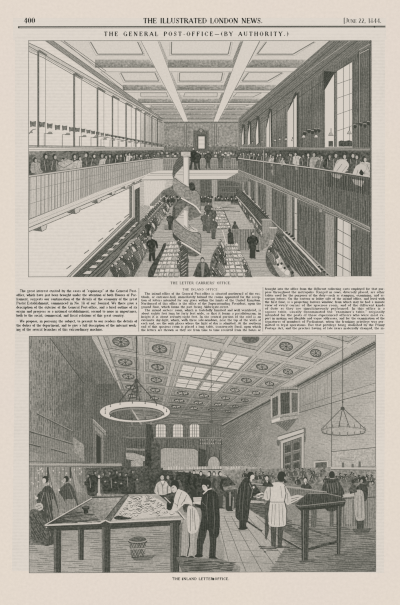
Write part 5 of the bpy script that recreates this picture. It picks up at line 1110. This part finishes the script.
i.fill([(288, 486.6), (326, 491.4), (308, 494), (300, 500), (288, 498)], .6, 'v'); i.line([(250, 483.2), (296, 488), (327, 492)], .9, .34)
i.fill([(289, 497), (297, 494.6), (304, 496), (297, 500.6), (290, 503)], .16, 's'); i.lines([[(290, 499), (299, 497)], [(291, 501.6), (297, 499)]], .5, .8)
i.fill([(295.4, 504), (307.4, 493), (326, 492.8), (340, 496), (346, 500), (345.4, 503.4), (300, 508.4), (295.6, 506)], .82, 'v'); i.hatch([(297, 503), (308, 494), (326, 493.6), (345, 500.6), (300, 506)], 84, 2.0, .5, .96, .3, .1, 8)
i.line([(295.6, 504.6), (300, 506), (345.6, 501)], .6, .42); i.fill([(295.6, 506), (300, 508.2), (345, 503.4), (344, 506.4), (301, 511)], .92, 'h'); i.line([(308, 493.6), (326, 493.2), (341, 496.4)], .6, .4)
sub(i, 'sorting_table', 'long sloping sorting table on the right')
for q, lb in (([(301.4, 510), (309, 509.6), (308, 561), (302, 561.6)], 'near leg of the right table'), ([(336.6, 506), (341.6, 505.4), (340, 554.6), (337.2, 555)], 'far leg of the right table')):
    i = Ink(); i.fill(q, .84, 'v'); i.line([q[0], q[3]], .5, .95); i.line([(q[0][0]+2, q[0][1]), (q[3][0]+1.6, q[3][1])], .6, .55); i.fill([(q[3][0]-3, q[3][1]-1), (q[2][0]+8, q[2][1]-1), (q[2][0]+4, q[2][1]+1), (q[3][0]-2, q[3][1]+1)], .72, 'h'); sub(i, 'table_leg', lb)
i = Ink(); i.line([(307.6, 549.6), (322, 545.4), (337.6, 541.6)], 2.6, .84, 'm'); i.line([(309, 529), (337, 538.6)], 1.6, .74, 'm'); sub(i, 'stretcher', 'stretcher rails between the legs of the right table')
# clerks at the right table
i = Ink()
i.fill([(239.4, 518), (243.6, 519), (243.4, 528), (239.4, 528)], .92, 'v'); i.fill([(242.4, 518), (246.6, 519), (246, 527.6), (243, 528)], .9, 'v'); i.fill(blob([(238.6, 528), (243, 526.6), (248, 527.6), (245, 529.6), (239.6, 529.6)], 3), .94, 's')
i.fill(blob([(245, 477.6), (248.6, 479), (252, 484.6), (253.4, 491), (252, 496.6), (250, 504), (247.6, 521), (243, 522.6), (239.6, 521), (235.6, 516), (236, 505), (237.2, 495), (239.6, 485)], 4), .9, 'v'); i.lines([[(245, 482), (243, 500), (242, 520)], [(248.4, 486), (247.6, 505)], [(240.6, 488), (239, 512)]], .5, .66); i.line([(249, 483), (252.6, 490), (250.6, 498)], .6, .5)
i.fill(blob([(247, 476), (248.4, 472.4), (252, 471.6), (254, 474), (252.6, 475.6), (250.4, 477), (249.6, 480)], 3), .94, 's'); i.fill(blob([(250.6, 475.8), (253.2, 474.6), (254.6, 476.4), (253.4, 479), (250.6, 479)], 3), .14, 's'); i.ell(253.6, 487.2, 1.1, 1.3, .12, 's', n=8); i.fill([(249.6, 479), (252, 479.2), (251.6, 482)], .14, 's')
sub(i, 'person', 'clerk in a long black coat at the end of the right table')
i = Ink()
for q in ([(270.4, 524), (276.6, 526), (276, 546.6), (271.4, 546)], [(277.4, 526), (283.6, 524), (281.6, 547), (277.6, 547)]): i.fill(q, .8, 'v')
i.fill([(264.6, 505), (268.6, 500), (269, 530), (266.4, 540), (265, 538)], .8, 'v'); i.hatch([(258, 546), (286, 545.4), (292, 549), (264, 552)], 2, 1.5, .8, .84, .4, .2, 5)
i.fill(blob([(270, 484.6), (274, 482.4), (281, 482.4), (285, 486), (286.4, 494), (283.6, 501.6), (277, 502.6), (270.6, 501.6), (269.6, 493)], 4), .1, 'p')
i.fill(blob([(269.6, 485), (266.6, 488), (264.2, 493), (263.8, 498), (266.4, 500.4), (269.4, 499), (270.6, 492)], 4), .16, 'p'); i.fill(blob([(284, 485.4), (287.6, 489.6), (290.8, 496.6), (290.6, 502), (287.6, 505), (285, 501.4), (285.4, 494)], 4), .16, 'p')
i.fill(blob([(270.6, 501.4), (277, 500.6), (283.6, 501.4), (286.2, 510), (286, 524), (280, 526.6), (270.6, 526.2), (268, 521), (268.8, 510)], 4), .12, 'v')
i.line([(284.6, 486), (286, 493), (284.4, 501.4), (286.6, 510), (286.4, 524)], .8, .82); i.line([(270, 486), (270.4, 494), (269.6, 502), (268, 514), (268.4, 522)], .6, .78); i.line([(270.6, 502), (283.6, 502)], .6, .66)
i.lines([[(272.6, 504), (271.4, 524)], [(275.4, 504), (274.6, 525)], [(279, 503.6), (279.4, 525.6)], [(282, 504), (283.2, 525)], [(280.6, 486), (282, 498)], [(266.6, 491), (267.6, 499)], [(287.4, 493), (288, 503)]], .5, .55)
i.fill(blob([(277.6, 475), (280, 471.6), (284, 472), (286, 475.4), (285, 479.6), (280.6, 481.6), (277.6, 479)], 3), .93, 's'); i.ell(285, 477.8, 1.0, 1.4, .4, 's', n=7); i.line([(279.6, 482.4), (284, 482.6)], .7, .3)
sub(i, 'person', 'clerk in white apron standing with his back to the reader at the right table')
for x, y, lb in ((267, 477.6, 'clerk facing forward across the right table'), (305.4, 479.6, 'clerk with bright face seated behind the right table')):
    i = Ink(); i.fill(blob([(x-4, y+8.4), (x-3.4, y+5), (x-.6, y+3.4), (x+1.6, y+3.4), (x+5, y+6), (x+6, y+9)], 3), .88, 'm'); i.ell(x, y, 2.2, 3, .92, 's'); i.ell(x-.2, y+.8, 1.6, 2.1, .14, 's'); i.lines([[(x-1, y+.4), (x-.4, y+.4)], [(x+.3, y+.4), (x+.9, y+.4)], [(x-.6, y+2), (x+.3, y+2)]], .4, .85); i.fill([(x-.8, y+3.2), (x+1, y+3.2), (x+.2, y+5.4)], .14, 's'); sub(i, 'person', lb)

# ring chandeliers
i = Ink()
i.line([(136.6, 336), (136.6, 380)], .7, .86); i.ring(136.6, 380.6, 1.6, 1.2, .8, .9, 12)
for x, y in ((116.6, 405), (128, 403), (140, 402.6), (158, 404.6)): i.line([(136.6, 380.4), (x, y)], .7, .84)
i.line([(131, 386), (142.6, 386.4)], .5, .8); i.fill([(133, 391), (140.6, 391), (139, 396), (134.6, 396)], .7, 'm'); i.line([(136.8, 382), (136.8, 400)], .8, .84)
sub(i, 'chandelier_chain', 'dark rod and cables of the large chandelier')
i = Ink()
A = [(135+35.2*math.cos(math.radians(a)), 411.8+10.4*math.sin(math.radians(a))) for a in range(0, 361, 8)]
B = [(136.4+27*math.cos(math.radians(a)), 413.6+6.6*math.sin(math.radians(a))) for a in range(360, -1, -8)]
# the ring is one band, split along its length into short facets
z = i._z()
for k in range(len(A)-1):
    b0, b1 = B[len(B)-1-k], B[len(B)-2-k]
    i.raw([A[k], A[k+1], b1, b0], .07 if 10 < k < 40 else .05, 's', z)
i.line(A, .5, .6); i.line(B, .6, .75)
i.line([(136.4+27*math.cos(math.radians(a)), 414.8+6.2*math.sin(math.radians(a))) for a in range(190, 351, 8)], 1.2, .45)
i.line([(135+34*math.cos(math.radians(a)), 413.2+10.6*math.sin(math.radians(a))) for a in range(20, 161, 7)], .5, .7)
for a in range(0, 360, 24):
    x, y = 135.6+31*math.cos(math.radians(a)), 411.6+8.6*math.sin(math.radians(a)); i.line([(x, y-2.6), (x, y+.6)], .6, .82); i.ell(x, y-.2, .8, .5, .7, 's', n=6)
for x in (132, 141, 151): i.line([(x, 421.6), (x, 424.6)], .6, .2)
sub(i, 'chandelier_ring', 'broad white ring of the large chandelier')
i = Ink()
i.line([(342.6, 336), (342.6, 408)], .6, .7); i.ell(342.6, 402, .8, .8, .9, 's', n=8)
for x, y in ((322.6, 428), (338.6, 427.6), (349.6, 427.6), (364, 428)): i.line([(342.6, 407.6), (x, y)], .55, .78)
i.ring(342.6, 408.4, 1.6, 1.4, .7, .85, 12)
sub(i, 'chandelier_chain', 'dark rod and cables of the small chandelier')
i = Ink(); i.ring(343.6, 431, 22, 4.2, .5, .62, 30); i.ring(343.6, 431.6, 22, 3.9, .6, .76, 20, 0, 180)
for a in range(0, 360, 20):
    x, y = 343.6+22*math.cos(math.radians(a)), 431+4.2*math.sin(math.radians(a)); i.line([(x, y-3), (x, y)], .6, .62); i.line([(x, y+.2), (x, y+1.6)], .5, .25)
sub(i, 'chandelier_ring', 'thin dark ring of the small chandelier')
i = Ink(); i.line([(211, 352), (211.4, 421)], .45, .66); i.fill([(209.4, 421), (213.4, 421), (212.4, 423), (210.4, 423)], .75, 's'); sub(i, 'pendant_lamp', 'small far lamp hanging by a thin rod')
# ---------------------------------------------------------------- camera and light
cam = bpy.data.cameras.new('camera'); co = bpy.data.objects.new('camera', cam); C.objects.link(co)
co.location = (0, 0, 1.0); cam.sensor_fit = 'VERTICAL'; cam.sensor_height = 36; cam.lens = 36*1.0/(605*S); cam.clip_start = .05; cam.clip_end = 20
bpy.context.scene.camera = co
w = bpy.data.worlds.new('room_light'); bpy.context.scene.world = w; w.use_nodes = True
w.node_tree.nodes['Background'].inputs[0].default_value = (1, 1, 1, 1); w.node_tree.nodes['Background'].inputs[1].default_value = .45
for x in (-1, 1):
    l = bpy.data.lights.new('copy_stand_lamp', 'SUN'); l.energy = .96; l.angle = math.radians(20); l.color = (1, .995, .985)
    o = bpy.data.objects.new('copy_stand_lamp', l); C.objects.link(o); o.location = (x*.9, 0, 1.1); o.rotation_euler = (0, math.radians(26)*x, 0)
sc = bpy.context.scene
sc.cycles.use_denoising = False; sc.cycles.filter_width = 1.2
sc.view_settings.view_transform = 'Standard'; sc.view_settings.look = 'None'; sc.view_settings.exposure = 0; sc.view_settings.gamma = 1
sc.view_settings.use_curve_mapping = False
